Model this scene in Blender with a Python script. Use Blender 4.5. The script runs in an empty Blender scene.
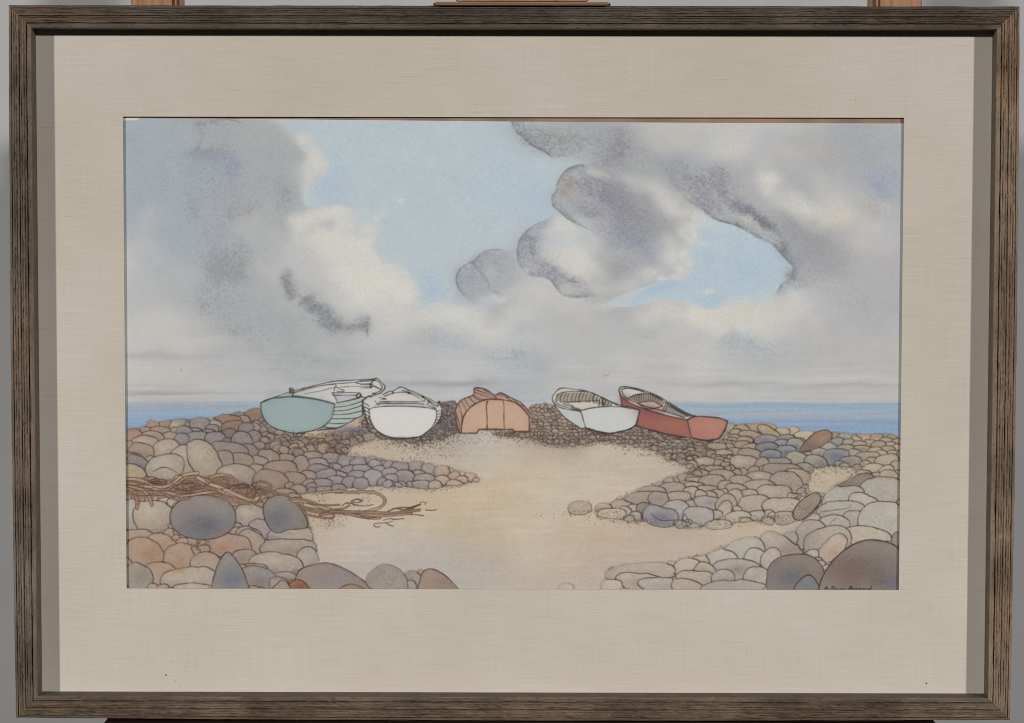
import bpy, math, random
import numpy as np
from mathutils import Matrix, Vector, Euler

sc = bpy.context.scene
C = sc.collection
MM = 0.001
# ---------------------------------------------------------------- camera, world, lamps, exposure
LEAN = 4.0                                   # the picture leans back on the easel
PIC = Matrix.Translation((0, 0, 1.30)) @ Matrix.Rotation(math.radians(90 - LEAN), 4, 'X')
CAMPOS = Vector((6.511, 144.222, 2287.92)) * MM
CAMROT = Euler((-0.06201, 0.00345, 0.00162), 'XYZ')
FPX = 2600.0
cam = bpy.data.cameras.new('camera')
cam.sensor_width = 36; cam.lens = FPX / 1024 * 36; cam.clip_start = 0.05; cam.clip_end = 100
camo = bpy.data.objects.new('camera', cam); C.objects.link(camo)
camo.matrix_world = PIC @ (Matrix.Translation(CAMPOS) @ CAMROT.to_matrix().to_4x4())
sc.camera = camo

w = bpy.data.worlds.new('World'); sc.world = w; w.use_nodes = True
bg = w.node_tree.nodes['Background']
bg.inputs[0].default_value = (0.95, 0.97, 1.0, 1); bg.inputs[1].default_value = 0.012

def lamp(name, pos, power, col, size=0.22):   # strobes with a grid, aimed a little low
    l = bpy.data.lights.new(name, 'AREA'); l.shape = 'DISK'; l.size = size; l.energy = power; l.color = col; l.spread = math.radians(70)
    o = bpy.data.objects.new(name, l); C.objects.link(o)
    p = PIC @ Vector(pos)
    t = PIC @ Vector((0, -0.75, 0))
    o.location = p; o.rotation_euler = (t - p).to_track_quat('-Z', 'Y').to_euler()
lamp('studio_lamp', (-4.5, 1.68, 5.5), 45.3, (1.0, 0.985, 0.962), 0.28)
lamp('studio_lamp', (4.5, 1.68, 5.5), 45.3, (1.0, 0.985, 0.962), 0.28)

sc.view_settings.view_transform = 'Standard'; sc.view_settings.look = 'None'
sc.render.filter_size = 1.0
try: sc.cycles.filter_width = 1.0
except Exception: pass
sc.view_settings.exposure = 0.0; sc.view_settings.gamma = 1.0
KILL = np.array([0.79, 0.79, 0.772])        # light reaching the sheet: pigment albedo = linear(photo colour) / KILL

# ---------------------------------------------------------------- helpers
def mesh_obj(name, verts, faces, mat, parent=None, smooth=False, mats=None):
    me = bpy.data.meshes.new(name); me.from_pydata([tuple(v) for v in verts], [], faces); me.update()
    o = bpy.data.objects.new(name, me); C.objects.link(o)
    if mat: me.materials.append(mat)
    if smooth: me.polygons.foreach_set('use_smooth', [True] * len(me.polygons))
    if parent: o.parent = parent
    return o
def box(x0, x1, y0, y1, z0, z1, ch=0.0):
    "box with chamfered long edges in plan"
    if ch <= 0:
        v = [(x, y, z) for z in (z0, z1) for y in (y0, y1) for x in (x0, x1)]
        return v, [(0, 2, 3, 1), (4, 5, 7, 6), (0, 1, 5, 4), (2, 6, 7, 3), (0, 4, 6, 2), (1, 3, 7, 5)]
    import bmesh
    bm = bmesh.new(); vv = [bm.verts.new((x, y, z)) for z in (z0, z1) for y in (y0, y1) for x in (x0, x1)]
    for f in [(0, 2, 3, 1), (4, 5, 7, 6), (0, 1, 5, 4), (2, 6, 7, 3), (0, 4, 6, 2), (1, 3, 7, 5)]:
        bm.faces.new([vv[i] for i in f])
    bmesh.ops.bevel(bm, geom=bm.edges[:], offset=ch, segments=2, affect='EDGES')
    bm.verts.index_update()
    r = ([tuple(v.co) for v in bm.verts], [tuple(v.index for v in f.verts) for f in bm.faces]); bm.free(); return r
def join(*ps):
    V, F = [], []
    for v, f in ps:
        n = len(V); V += list(v); F += [tuple(i + n for i in q) for q in f]
    return V, F
def new_mat(name, rough=0.8):
    m = bpy.data.materials.new(name); m.use_nodes = True; nt = m.node_tree
    b = nt.nodes['Principled BSDF']; b.inputs['Roughness'].default_value = rough
    b.inputs['Specular IOR Level'].default_value = 0.25
    return m, nt, b
def nd(nt, t, **k):
    n = nt.nodes.new(t)
    for a, v in k.items():
        if a in n.inputs.keys(): n.inputs[a].default_value = v
        else: setattr(n, a, v)
    return n
def ramp(nt, fac, stops):
    r = nt.nodes.new('ShaderNodeValToRGB'); e = r.color_ramp.elements
    while len(e) < len(stops): e.new(0.5)
    for i, (p, c) in enumerate(stops): e[i].position = p; e[i].color = (*c, 1)
    nt.links.new(fac, r.inputs[0]); return r.outputs[0]
def coords(nt, scale):
    tc = nt.nodes.new('ShaderNodeTexCoord'); mp = nt.nodes.new('ShaderNodeMapping')
    mp.inputs['Scale'].default_value = scale; nt.links.new(tc.outputs['Object'], mp.inputs[0]); return mp.outputs[0]
def noise(nt, vec, scale, detail=4, rough=0.6):
    n = nd(nt, 'ShaderNodeTexNoise', Scale=scale, Detail=detail, Roughness=rough); nt.links.new(vec, n.inputs['Vector']); return n.outputs['Fac']
def mix(nt, fac, a, b, mode='MIX'):
    m = nt.nodes.new('ShaderNodeMix'); m.data_type = 'RGBA'; m.blend_type = mode
    for k, v in ((0, fac), (6, a), (7, b)):
        if hasattr(v, 'is_output'): nt.links.new(v, m.inputs[k])
        else: m.inputs[k].default_value = v if k == 0 else (*v, 1)
    return m.outputs[2]
def bump(nt, b, h, dist, strength=1.0):
    n = nd(nt, 'ShaderNodeBump', Strength=strength, Distance=dist); nt.links.new(h, n.inputs['Height']); nt.links.new(n.outputs[0], b.inputs['Normal'])
def lin(c):
    c = np.asarray(c, float) / 255.0
    return np.where(c <= 0.04045, c / 12.92, ((c + 0.055) / 1.055) ** 2.4)
def alb(*c): return tuple((lin(c) / KILL).tolist())

# ---------------------------------------------------------------- materials
def wood_frame(tint, flip):
    m, nt, b = new_mat('weathered_ridged_wood', 0.62)
    s = (900, 14, 900) if flip else (14, 900, 900)
    s2 = (2600, 60, 2600) if flip else (60, 2600, 2600)
    v1 = coords(nt, tuple(x / 1 for x in s)); v2 = coords(nt, s2); v3 = coords(nt, (1, 1, 1))
    n1 = noise(nt, v1, 0.9, 5, 0.65); n2 = noise(nt, v2, 0.25, 3, 0.7); n3 = noise(nt, v3, 14, 4, 0.6)
    base = ramp(nt, n1, [(0.30, [x * 0.70 for x in tint]), (0.50, tint), (0.72, [x * 1.32 for x in tint])])
    grey = ramp(nt, n3, [(0.40, (0.75, 0.70, 0.66)), (0.62, (1.25, 1.22, 1.22))])
    c = mix(nt, 1.0, base, grey, 'MULTIPLY')
    warm = ramp(nt, noise(nt, v3, 5.5, 3, 0.5), [(0.52, (1, 1, 1)), (0.72, (1.14, 0.98, 0.86))])
    c = mix(nt, 1.0, c, warm, 'MULTIPLY')
    fl = ramp(nt, n2, [(0.69, (0, 0, 0)), (0.76, (1, 1, 1))])
    spots = ramp(nt, noise(nt, v3, 420, 2, 0.5), [(0.66, (0, 0, 0)), (0.73, (1, 1, 1))])
    lim = mix(nt, 1.0, fl, ramp(nt, noise(nt, v3, 60, 2, 0.5), [(0.45, (0, 0, 0)), (0.6, (1, 1, 1))]), 'MULTIPLY')
    c = mix(nt, lim, c, (0.30, 0.275, 0.24))
    c = mix(nt, mix(nt, 1.0, spots, (0.55, 0.55, 0.55), 'MULTIPLY'), c, (0.22, 0.19, 0.16))
    pits = ramp(nt, noise(nt, coords(nt, (300, 90, 300) if flip else (90, 300, 300)), 1.6, 2, 0.5), [(0.30, (0.58, 0.54, 0.52)), (0.38, (1, 1, 1))])
    c = mix(nt, 1.0, c, pits, 'MULTIPLY')
    nt.links.new(c, b.inputs['Base Color']); bump(nt, b, n1, 0.0009, 0.9); return m
M_inner, nt, b = new_mat('inner_lip_wood', 0.7)
nt.links.new(ramp(nt, noise(nt, coords(nt, (1, 1, 1)), 90, 4), [(0.3, (0.085, 0.068, 0.052)), (0.7, (0.14, 0.115, 0.09))]), b.inputs['Base Color'])

M_groove_shade, nt, b = new_mat('groove_shade', 0.9)  # dark colour stands for shade down in the frame's grooves
nt.links.new(ramp(nt, noise(nt, coords(nt, (1, 1, 1)), 160, 3), [(0.35, (0.022, 0.016, 0.011)), (0.65, (0.070, 0.056, 0.045))]), b.inputs['Base Color'])
M_mat, nt, b = new_mat('linen_mount', 0.9)
v = coords(nt, (1, 1, 1))
th = noise(nt, coords(nt, (22, 900, 1)), 1.0, 4, 0.65)
slub = noise(nt, coords(nt, (34, 1050, 1)), 0.55, 2, 0.5)
bw = noise(nt, coords(nt, (1100, 30, 1)), 0.7, 2, 0.5)
c = ramp(nt, th, [(0.25, alb(174, 165, 152)), (0.55, alb(180, 171.5, 158)), (0.8, alb(186, 178, 166))])
c = mix(nt, ramp(nt, slub, [(0.70, (0, 0, 0)), (0.78, (0.5, 0.5, 0.5))]), c, alb(205, 198, 185))
c = mix(nt, ramp(nt, slub, [(0.24, (0.35, 0.35, 0.35)), (0.31, (0, 0, 0))]), c, alb(140, 128, 112))
c = mix(nt, 1.0, c, ramp(nt, bw, [(0.3, (0.975, 0.975, 0.975)), (0.7, (1.02, 1.02, 1.02))]), 'MULTIPLY')
c = mix(nt, 1.0, c, ramp(nt, noise(nt, v, 6, 4, 0.55), [(0.35, (0.955, 0.95, 0.935)), (0.65, (1.02, 1.025, 1.04))]), 'MULTIPLY')
nt.links.new(c, b.inputs['Base Color']); bump(nt, b, th, 0.0003, 0.5)
M_slub, nt, b = new_mat('linen_slub', 0.9)
nt.links.new(ramp(nt, noise(nt, coords(nt, (1, 1, 1)), 60, 2), [(0.4, alb(176, 168, 155)), (0.6, alb(196, 189, 177))]), b.inputs['Base Color'])
M_core, nt, b = new_mat('mount_core', 0.9); b.inputs['Base Color'].default_value = (0.32, 0.27, 0.2, 1)
M_spot, nt, b = new_mat('foxing', 0.9)
nt.links.new(ramp(nt, noise(nt, coords(nt, (1, 1, 1)), 900, 2), [(0.4, (0.10, 0.085, 0.05)), (0.6, (0.22, 0.19, 0.13))]), b.inputs['Base Color'])
M_back, nt, b = new_mat('tan_backing_card', 0.9)
nt.links.new(ramp(nt, noise(nt, coords(nt, (1, 1, 1)), 25, 4), [(0.35, alb(118, 99, 84)), (0.65, alb(148, 118, 98))]), b.inputs['Base Color'])

M_paint, nt, b = new_mat('watercolour_on_paper', 0.88)
ca = nt.nodes.new('ShaderNodeVertexColor'); ca.layer_name = 'pigment'
v = coords(nt, (1, 1, 1))
gr = noise(nt, v, 620, 3, 0.6)
c = mix(nt, 1.0, ca.outputs[0], ramp(nt, gr, [(0.28, (0.97, 0.97, 0.972)), (0.5, (1, 1, 1)), (0.72, (1.022, 1.022, 1.02))]), 'MULTIPLY')
nt.links.new(c, b.inputs['Base Color']); bump(nt, b, noise(nt, v, 480, 3, 0.6), 0.00025, 0.6)

M_wall, nt, b = new_mat('grey_backdrop_cloth', 0.95)
nt.links.new(ramp(nt, noise(nt, coords(nt, (2.2, 1, 0.8)), 2.2, 4, 0.55), [(0.3, (0.47, 0.465, 0.465)), (0.7, (0.55, 0.54, 0.53))]), b.inputs['Base Color'])
bump(nt, b, noise(nt, coords(nt, (1, 1, 1)), 2.0, 3), 0.05, 0.4)
def easel_wood(name, a, c2, axis):
    m, nt, b = new_mat(name, 0.5)
    s = [260, 260, 260]; s[axis] = 9
    n = noise(nt, coords(nt, tuple(s)), 1.0, 4, 0.6)
    nt.links.new(ramp(nt, n, [(0.3, a), (0.7, c2)]), b.inputs['Base Color']); bump(nt, b, n, 0.0004, 0.5); return m
M_beech = easel_wood('orange_beech', (0.27, 0.13, 0.07), (0.42, 0.23, 0.135), 1)
M_beechx = easel_wood('orange_beech_cross', (0.20, 0.115, 0.065), (0.31, 0.185, 0.11), 0)
M_step_shade, nt, b = new_mat('step_shade', 0.8)  # shade of the uprights' inner step, put in as colour
nt.links.new(ramp(nt, noise(nt, coords(nt, (200, 5, 200)), 1.0, 2), [(0.35, (0.05, 0.03, 0.025)), (0.65, (0.12, 0.07, 0.05))]), b.inputs['Base Color'])
M_mahog = easel_wood('shaded_red_mahogany', (0.006, 0.002, 0.002), (0.016, 0.005, 0.004), 0)  # near-black puts the contact shadow into the dark red wood's colour

# ---------------------------------------------------------------- pixel -> sheet (measured homography of the flat picture)
Rc = np.array(CAMROT.to_matrix()); Cc = np.array(CAMPOS)
def on_plane(px, py, z):
    "photograph position -> picture-local X, Y (m) on the plane at height z"
    d = np.stack([(px - 512) / FPX, -(py - 361.5) / FPX, -np.ones_like(px)], -1) @ Rc.T
    t = (z - Cc[2]) / d[..., 2]
    return Cc[0] + t * d[..., 0], Cc[1] + t * d[..., 1]

# ================================================================ THE WATERCOLOUR
S = 2.0
X0, Y0, X1, Y1 = 121.0, 115.0, 907.0, 594.0
WI, HI = int((X1 - X0) * S), int((Y1 - Y0) * S)
gx = (X0 + (np.arange(WI) + 0.5) / S).astype(np.float32); gy = (Y0 + (np.arange(HI) + 0.5) / S).astype(np.float32)
PX, PY = np.meshgrid(gx, gy)
img = np.zeros((HI, WI, 3), np.float32)
ids = np.zeros((HI, WI), np.int8)
rng = np.random.default_rng(7)
def vnoise(cell_x, cell_y, oct=3, seed=0, pers=0.5):
    r = np.random.default_rng(seed); out = np.zeros((HI, WI), np.float32); amp = 1; tot = 0
    for o in range(oct):
        cx, cy = cell_x / 2 ** o, cell_y / 2 ** o
        nx, ny = int((X1 - X0) / cx) + 3, int((Y1 - Y0) / cy) + 3
        g = r.standard_normal((ny, nx)).astype(np.float32)
        fx = (gx - X0) / cx; fy = (gy - Y0) / cy
        ix = fx.astype(int); iy = fy.astype(int); tx = fx - ix; ty = fy - iy
        tx = tx * tx * (3 - 2 * tx); ty = (ty * ty * (3 - 2 * ty))[:, None]
        a = g[iy][:, ix] * (1 - tx) + g[iy][:, ix + 1] * tx
        b_ = g[iy + 1][:, ix] * (1 - tx) + g[iy + 1][:, ix + 1] * tx
        out += amp * (a * (1 - ty) + b_ * ty); tot += amp * amp; amp *= pers
    return out / math.sqrt(tot)
N_wx, N_wy = vnoise(34, 26, 4, 1), vnoise(34, 26, 4, 2)
N_lo, N_mid, N_fine = vnoise(60, 45, 4, 3), vnoise(14, 12, 3, 4), vnoise(2.2, 1.7, 2, 5)
N_gran = vnoise(1.3, 1.1, 1, 6); N_streak = vnoise(50, 2.6, 3, 8)
N_ink = vnoise(7, 7, 2, 9)

def rbf(pts, sig, PXw, PYw, st=4):
    "Gaussian-weighted colour field through control points x, y, colour"
    sx, sy = PXw[::st, ::st], PYw[::st, ::st]
    num = np.zeros(sx.shape + (3,), np.float32); den = np.full(sx.shape, 1e-9, np.float32)
    for x, y, c in pts:
        wgt = np.exp(-((sx - x) ** 2 + ((sy - y) * 1.15) ** 2) / (2 * sig * sig)); num += wgt[..., None] * np.array(c, np.float32); den += wgt
    q = num / den[..., None]
    iy = np.minimum(np.arange(HI) / st, q.shape[0] - 1.001); ix = np.minimum(np.arange(WI) / st, q.shape[1] - 1.001)
    y0 = iy.astype(int); x0 = ix.astype(int); ty = (iy - y0)[:, None, None]; tx = (ix - x0)[None, :, None]
    y0 = np.clip(y0, 0, q.shape[0] - 2); x0 = np.clip(x0, 0, q.shape[1] - 2)
    A = q[y0][:, x0]; B_ = q[y0][:, x0 + 1]; D_ = q[y0 + 1][:, x0]; E_ = q[y0 + 1][:, x0 + 1]
    return ((A * (1 - tx) + B_ * tx) * (1 - ty) + (D_ * (1 - tx) + E_ * tx) * ty).astype(np.float32)

def smooth_poly(p, closed=True, n=6):
    p = np.array(p, float); m = len(p); out = []
    for i in range(m if closed else m - 1):
        if closed: a, b_, c_, d = p[(i - 1) % m], p[i], p[(i + 1) % m], p[(i + 2) % m]
        else: a, b_, c_, d = p[max(i - 1, 0)], p[i], p[i + 1], p[min(i + 2, m - 1)]
        for k in range(n):
            t = k / n
            out.append(0.5 * ((2 * b_) + (-a + c_) * t + (2 * a - 5 * b_ + 4 * c_ - d) * t * t + (-a + 3 * b_ - 3 * c_ + d) * t ** 3))
    if not closed: out.append(p[-1])
    return np.array(out, np.float32)
def window(p, pad):
    x0 = max(int((p[:, 0].min() - pad - X0) * S), 0); x1 = min(int((p[:, 0].max() + pad - X0) * S) + 2, WI)
    y0 = max(int((p[:, 1].min() - pad - Y0) * S), 0); y1 = min(int((p[:, 1].max() + pad - Y0) * S) + 2, HI)
    return (slice(y0, y1), slice(x0, x1)) if x1 > x0 and y1 > y0 else None
def sdf(p, sl, wx=0, wy=0, closed=True):
    "signed distance (inside positive) to polygon p, or unsigned to a polyline"
    x = PX[sl] + wx; y = PY[sl] + wy
    d2 = np.full(x.shape, 1e9, np.float32); ins = np.zeros(x.shape, bool)
    m = len(p)
    for i in range(m if closed else m - 1):
        ax, ay = p[i]; bx, by = p[(i + 1) % m]; ex, ey = bx - ax, by - ay
        L = ex * ex + ey * ey
        if L < 1e-9: continue
        t = np.clip(((x - ax) * ex + (y - ay) * ey) / L, 0, 1)
        dx = x - ax - t * ex; dy = y - ay - t * ey
        np.minimum(d2, dx * dx + dy * dy, out=d2)
        if closed and ay != by:
            ins ^= ((ay > y) != (by > y)) & (x < (bx - ax) * (y - ay) / (by - ay) + ax)
    d = np.sqrt(d2)
    return np.where(ins, d, -d) if closed else d
def blend(sl, a, col): img[sl] = img[sl] * (1 - a[..., None]) + np.asarray(col, np.float32) * a[..., None]
INK = (62, 47, 42)
def stroke(pts, wd=0.5, col=INK, op=0.85, smooth=True, taper=False, n=5):
    p = smooth_poly(pts, False, n) if smooth else np.array(pts, np.float32)
    sl = window(p, wd + 2)
    if sl is None: return
    d = sdf(p, sl, closed=False)
    wv = wd * (1 + 0.28 * N_ink[sl])
    a = np.clip((wv - d) * 1.5 + 0.5, 0, 1) * op
    blend(sl, a, col)
def wash(pts, col, soft=1.0, op=1.0, warp=0.0, smooth=True, idv=None, rim=0.0, rimw=2.0):
    "flat wash with a soft or crisp edge and a darker dried rim"
    p = smooth_poly(pts) if smooth else np.array(pts, np.float32)
    sl = window(p, soft * 2 + warp * 2 + 1)
    if sl is None: return
    d = sdf(p, sl, N_wx[sl] * warp, N_wy[sl] * warp)
    a = np.clip(d / soft + 0.5, 0, 1); a = a * a * (3 - 2 * a) * op
    c = np.asarray(col, np.float32) * np.ones(a.shape + (1,), np.float32)
    if rim: c = c * (1 - rim * np.exp(-np.maximum(d, 0) / rimw))[..., None]
    blend(sl, a, c)
    if idv is not None: ids[sl][a > 0.5] = idv
def edge_wash(pts, col, width, op, side=1, warp=0.8, fade=1.0):
    "pigment pooled along a crisp line, fading away to one side"
    p = smooth_poly(pts, False); sl = window(p, width * 2.5)
    d = sdf(p, sl, N_wx[sl] * warp, N_wy[sl] * warp, closed=False)
    x = PX[sl] + N_wx[sl] * warp; y = PY[sl] + N_wy[sl] * warp
    best = np.full(d.shape, 1e9, np.float32); sg = np.zeros(d.shape, np.float32)
    for i in range(len(p) - 1):
        ax, ay = p[i]; ex, ey = p[i + 1] - p[i]; L = ex * ex + ey * ey
        if L < 1e-9: continue
        t = np.clip(((x - ax) * ex + (y - ay) * ey) / L, 0, 1); dd = (x - ax - t * ex) ** 2 + (y - ay - t * ey) ** 2
        m = dd < best; best = np.where(m, dd, best); sg = np.where(m, ex * (y - ay) - ey * (x - ax), sg)
    a = np.exp(-(d / width) ** 1.3) * op * np.clip(sg * side * 0.5 / 1.0 + 0.5, 0, 1) * (1 + 0.25 * N_mid[sl] + .2 * N_fine[sl] + .2 * N_ink[sl]) * .62
    blend(sl, np.clip(a, 0, 1), col)
def blob(x, y, rx, ry, col, op=0.6, rot=0, warp=5.0, p=1.0, grain=0.0):
    R = max(rx, ry) * 2.6 + warp * 2
    sl = window(np.array([(x - R, y - R), (x + R, y + R)]), 0)
    if sl is None: return
    a = math.radians(rot); dx = PX[sl] - x + N_wx[sl] * warp; dy = PY[sl] - y + N_wy[sl] * warp
    u = (dx * math.cos(a) + dy * math.sin(a)) / rx; v_ = (-dx * math.sin(a) + dy * math.cos(a)) / ry
    a = np.exp(-((u * u + v_ * v_) ** p)) * op
    if grain: a = np.clip(a * (1 + grain * (.30 * N_mid[sl] + .30 * N_fine[sl] + .22 * N_gran[sl])), 0, 1)
    blend(sl, a, col)
def dots(x, y, sx, sy, n, col=(70, 54, 42), r=0.45, op=0.8, rot=0, uni=False):
    a = math.radians(rot)
    for _ in range(n):
        u, v_ = (rng.uniform(-1, 1, 2) if uni else rng.standard_normal(2) * 0.55)
        qx = x + u * sx * math.cos(a) - v_ * sy * math.sin(a); qy = y + u * sx * math.sin(a) + v_ * sy * math.cos(a)
        rr = r * rng.uniform(0.7, 1.3)
        sl = window(np.array([(qx, qy)]), rr + 1)
        if sl is None: continue
        d = np.hypot(PX[sl] - qx, PY[sl] - qy); blend(sl, np.clip((rr - d) * 1.6 + 0.5, 0, 1) * op * rng.uniform(0.5, 1), col)

# ---- sky field ------------------------------------------------------------------------------
SK = dict(B=(174,185,189), b=(162,178,189), W=(199,196,188), w=(190,188,183), L=(183,183,181), G=(171,172,172), D=(156,159,160),
          d=(138,139,142), P=(155,163,168), M=(165,165,166), C=(193,188,177), S=(174,173,169))
rows = [  # 20 columns from x=125 every 41 px, 9 rows from y=122 every 35 px
 "PPDDLBBBBBBDDLLLLGDG",
 "PPPDDWbBBBBBDDPLGDDP",
 "PPPDPWbBBBBGdDWDDLGP",
 "PPPGDwBBBBBBDdDWDdwG",
 "LPPDLWWBBBLWDPwBBdGM",
 "GGGDGLWWbDLWDGWBBLGM",
 "LLGDDGLLWWLSGLWWWMMM",
 "LSGGDDGGLLPGLSLGGSSS",
 "SSSGGGGGGPGGSSSSGSSS"]
pts = []
for j, r in enumerate(rows):
    for i, ch in enumerate(r): pts.append((125 + i * 41, 122 + j * 34, SK[ch]))
img[:] = rbf(pts, 19, PX + N_wx * 9, PY + N_wy * 8)

BLUE1 = [(277,112),(278,122),(294,137),(300,150),(321,156),(324,170),(314,181),(304,193),(306,205),(327,205),(341,206),(356,212),(361,220),(371,221),(381,227),(379,235),(369,243),(373,251),(379,258),(383,264),(400,266),(408,269),(410,277),(416,283),(422,291),(427,301),(435,304),(445,299),(456,294),(457,282),(458,275),(463,266),(473,260),(483,252),(500,248),(517,250),(519,240),(527,230),(537,223),(556,222),(572,223),(566,219),(559,212),(553,206),(551,197),(556,190),(557,182),(562,174),(570,167),(580,163),(577,157),(560,156),(552,157),(545,152),(533,146),(523,137),(515,131),(510,120),(509,112)]
wash(BLUE1, SK['B'], soft=1.6, warp=0.9)
blob(330, 175, 14, 26, (158, 178, 196), 0.55, 20, 3); blob(345, 195, 14, 12, (160, 178, 194), 0.4)
blob(432, 290, 14, 18, (155, 175, 193), 0.6, 0, 3); blob(500, 180, 40, 40, (168, 185, 196), 0.5); blob(395, 150, 70, 22, (176, 187, 190), 0.6)
blob(540, 205, 16, 22, (165, 180, 196), 0.5)
BLUE2 = [(693,209),(706,214),(715,220),(733,225),(744,230),(754,236),(762,240),(773,246),(781,254),(787,260),(792,265),(791,275),(782,283),(778,291),(776,297),(764,299),(752,299),(738,302),(729,307),(712,309),(700,306),(687,301),(666,301),(645,304),(624,306),(608,304),(615,298),(633,290),(649,285),(662,280),(680,277),(692,273),(692,268),(685,261),(684,252),(694,245),(690,228)]
wash(BLUE2, (171, 186, 194), soft=1.8, warp=0.9)
blob(745, 272, 24, 16, (158, 178, 194), 0.6); blob(660, 290, 26, 6, (155, 172, 188), 0.6, -15, 2); blob(713, 225, 18, 10, (182, 192, 193), 0.7); blob(715,300,14,6,(158,176,190),0.5,0,2)
blob(716, 250, 16, 12, (172, 186, 193), 0.5)
# cream lights beside the blue
for a in [(318,165,7,13,0.7),(306,150,6,12,.6),(303,185,7,12,.6),(312,216,16,8,.7),(345,212,18,6,.6),(368,228,9,6,.7),(360,244,14,9,.8),(385,276,16,10,.8),
          (405,292,14,12,.8),(350,270,26,16,.6),(430,322,26,10,.6),(460,312,16,10,.6),(376,218,4,3,.7),(399,202,4,2.2,.8),(383,214,4,3,.5),(330,235,18,10,.6),(300,225,10,8,.4)]:
    blob(a[0], a[1], a[2], a[3], (199, 197, 189), a[4], 0, 3)
LG = (186, 185, 182); CR = (196, 194, 187)
for a in [(555,138,44,15,(146,147,146),.8,10),(530,130,16,10,(140,141,143),.5,20),(652,135,20,16,(176,175,171),.7,0),(677,135,22,16,(180,178,172),.8,0),(615,150,16,14,(136,136,143),.8,20),(600,140,24,8,(142,142,148),.4,0),
          (560,200,10,12,(152,154,156),.7,0),(611,198,33,14,(131,130,139),.9,35),(590,184,18,11,(136,134,138),.7,20),(633,238,19,13,(140,144,154),.8,20),(620,224,24,9,(134,133,144),.5,35),(619,266,16,8,(152,150,154),.6,0),(642,262,12,9,(158,157,160),.5,0),
          (672,203,30,10,CR,.85,40),(640,180,22,8,LG,.6,28),(596,168,13,4,(190,184,176),.7,15),(690,232,9,20,CR,.8,0),(668,240,12,12,LG,.8,0),(671,257,11,12,CR,.9,0),(652,274,14,7,LG,.8,-15),(630,285,14,6,LG,.6,-10),
          (690,180,24,15,(139,140,147),.8,20),(716,183,20,17,(139,140,146),.8,0),(695,200,12,10,(126,131,146),.6,30),(708,205,10,6,(128,133,147),.5,30),
          (530,248,12,18,(140,141,148),.85,0),(569,284,20,9,(134,136,146),.8,25),(545,268,14,8,(142,143,150),.6,30),(580,257,14,15,CR,.9,0),(556,230,18,7,CR,.85,0),(594,238,12,12,LG,.8,0),(600,275,10,8,(172,171,170),.6,0),(600,290,18,6,LG,.7,0),
          (728,143,26,18,(188,186,179),.85,0),(772,143,16,16,(172,173,176),.7,0),(816,151,16,14,(172,168,163),.7,0),(855,135,26,12,(160,163,168),.7,0),(877,182,20,12,(146,153,168),.75,35),(866,206,16,9,(165,162,157),.6,20),(890,150,12,16,(162,164,170),.6,0),(845,165,16,14,(166,166,166),.5,0),
          (738,206,30,9,(140,140,147),.7,28),(755,219,34,7,(124,123,130),.75,32),(768,228,12,6,(112,112,120),.6,32),(783,247,8,9,(122,122,128),.6,40),(791,272,7,10,(132,131,136),.7,0),(800,284,12,8,(158,154,152),.6,0),
          (768,182,13,12,(199,197,190),.95,0),(805,208,30,11,CR,.9,25),(835,214,19,18,(197,193,183),.85,0),(857,238,20,14,(184,182,177),.7,0),(783,200,14,8,LG,.6,30),
          (805,238,16,12,(150,150,154),.65,0),(822,262,26,18,(157,157,160),.65,0),(880,268,30,26,(166,164,168),.6,0),(885,240,24,10,(178,176,175),.6,0),(855,300,34,20,(164,163,166),.6,0),
          (735,312,44,9,(197,192,182),.9,0),(785,304,16,12,(194,189,180),.85,0),(660,314,26,9,(192,188,180),.7,0),(790,325,26,10,(184,180,174),.6,0),(812,335,26,8,(178,176,172),.5,0),(690,314,14,6,(200,195,184),.5,0)]:
    blob(a[0], a[1], a[2], a[3], a[4], a[5], a[6], 4, 1.15, grain=(.75 if sum(a[4]) < 500 else .12))
# grey washes of the left and the lower sky
for a in [(490,268,26,14,'D',.6,0),(480,285,18,10,'D',.5,0),(505,260,14,10,'P',.5,0),
          (195,150,46,9,'P',.75,5),(215,152,24,9,'d',.5,0),(228,172,13,15,'P',.8,0),(240,165,20,16,'D',.4,0),(270,150,28,24,'D',.4,0),(262,185,24,24,'D',.3,0),(150,200,30,34,'P',.35,0),(195,205,12,20,'P',.6,20),(235,212,10,10,'d',.35,0),(252,212,10,10,'d',.25,0),
          (165,150,40,26,'P',.3,0),(285,195,9,16,'D',.6,0),(225,265,24,16,'d',.5,0),(222,270,14,10,'d',.4,0),(215,290,30,22,'D',.5,0),(235,315,40,22,'P',.4,20),(225,330,44,14,'D',.45,25),(260,335,30,14,'D',.4,0),
          (286,278,6,10,'d',.9,-15),(292,290,6,8,'d',.8,-30),(305,300,6,7,'d',.8,0),(316,310,9,7,'d',.8,40),(330,322,14,8,'d',.75,25),(345,328,9,7,'d',.6,0),(362,326,6,9,'d',.75,0),(300,285,14,12,'D',.5,0),(320,320,40,10,'D',.3,15),
          (440,340,26,14,'P',.55,0),(470,350,32,12,'P',.5,0),(510,350,24,14,'P',.6,0),(530,365,28,12,'P',.4,0),(420,340,20,8,'D',.35,0),(560,330,20,14,'G',.5,30),(620,345,40,14,'G',.6,0),(645,330,18,5,'D',.5,0),
          (740,340,28,12,'P',.6,0),(770,350,38,14,'P',.5,0),(725,335,12,6,'D',.4,0),(690,340,30,10,'G',.6,0),(850,330,40,12,'S',.4,0),(870,355,40,10,'G',.4,0)]:
    blob(a[0], a[1], a[2], a[3], SK[a[4]], a[5], a[6], 5, 1, grain=.8)
blob(570, 182, 7, 9, (158, 140, 120), 0.5, -30, 2); blob(566, 192, 5, 7, (150, 132, 112), .4, -20, 2); blob(785, 150, 14, 8, (190, 178, 165), .4)
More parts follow.
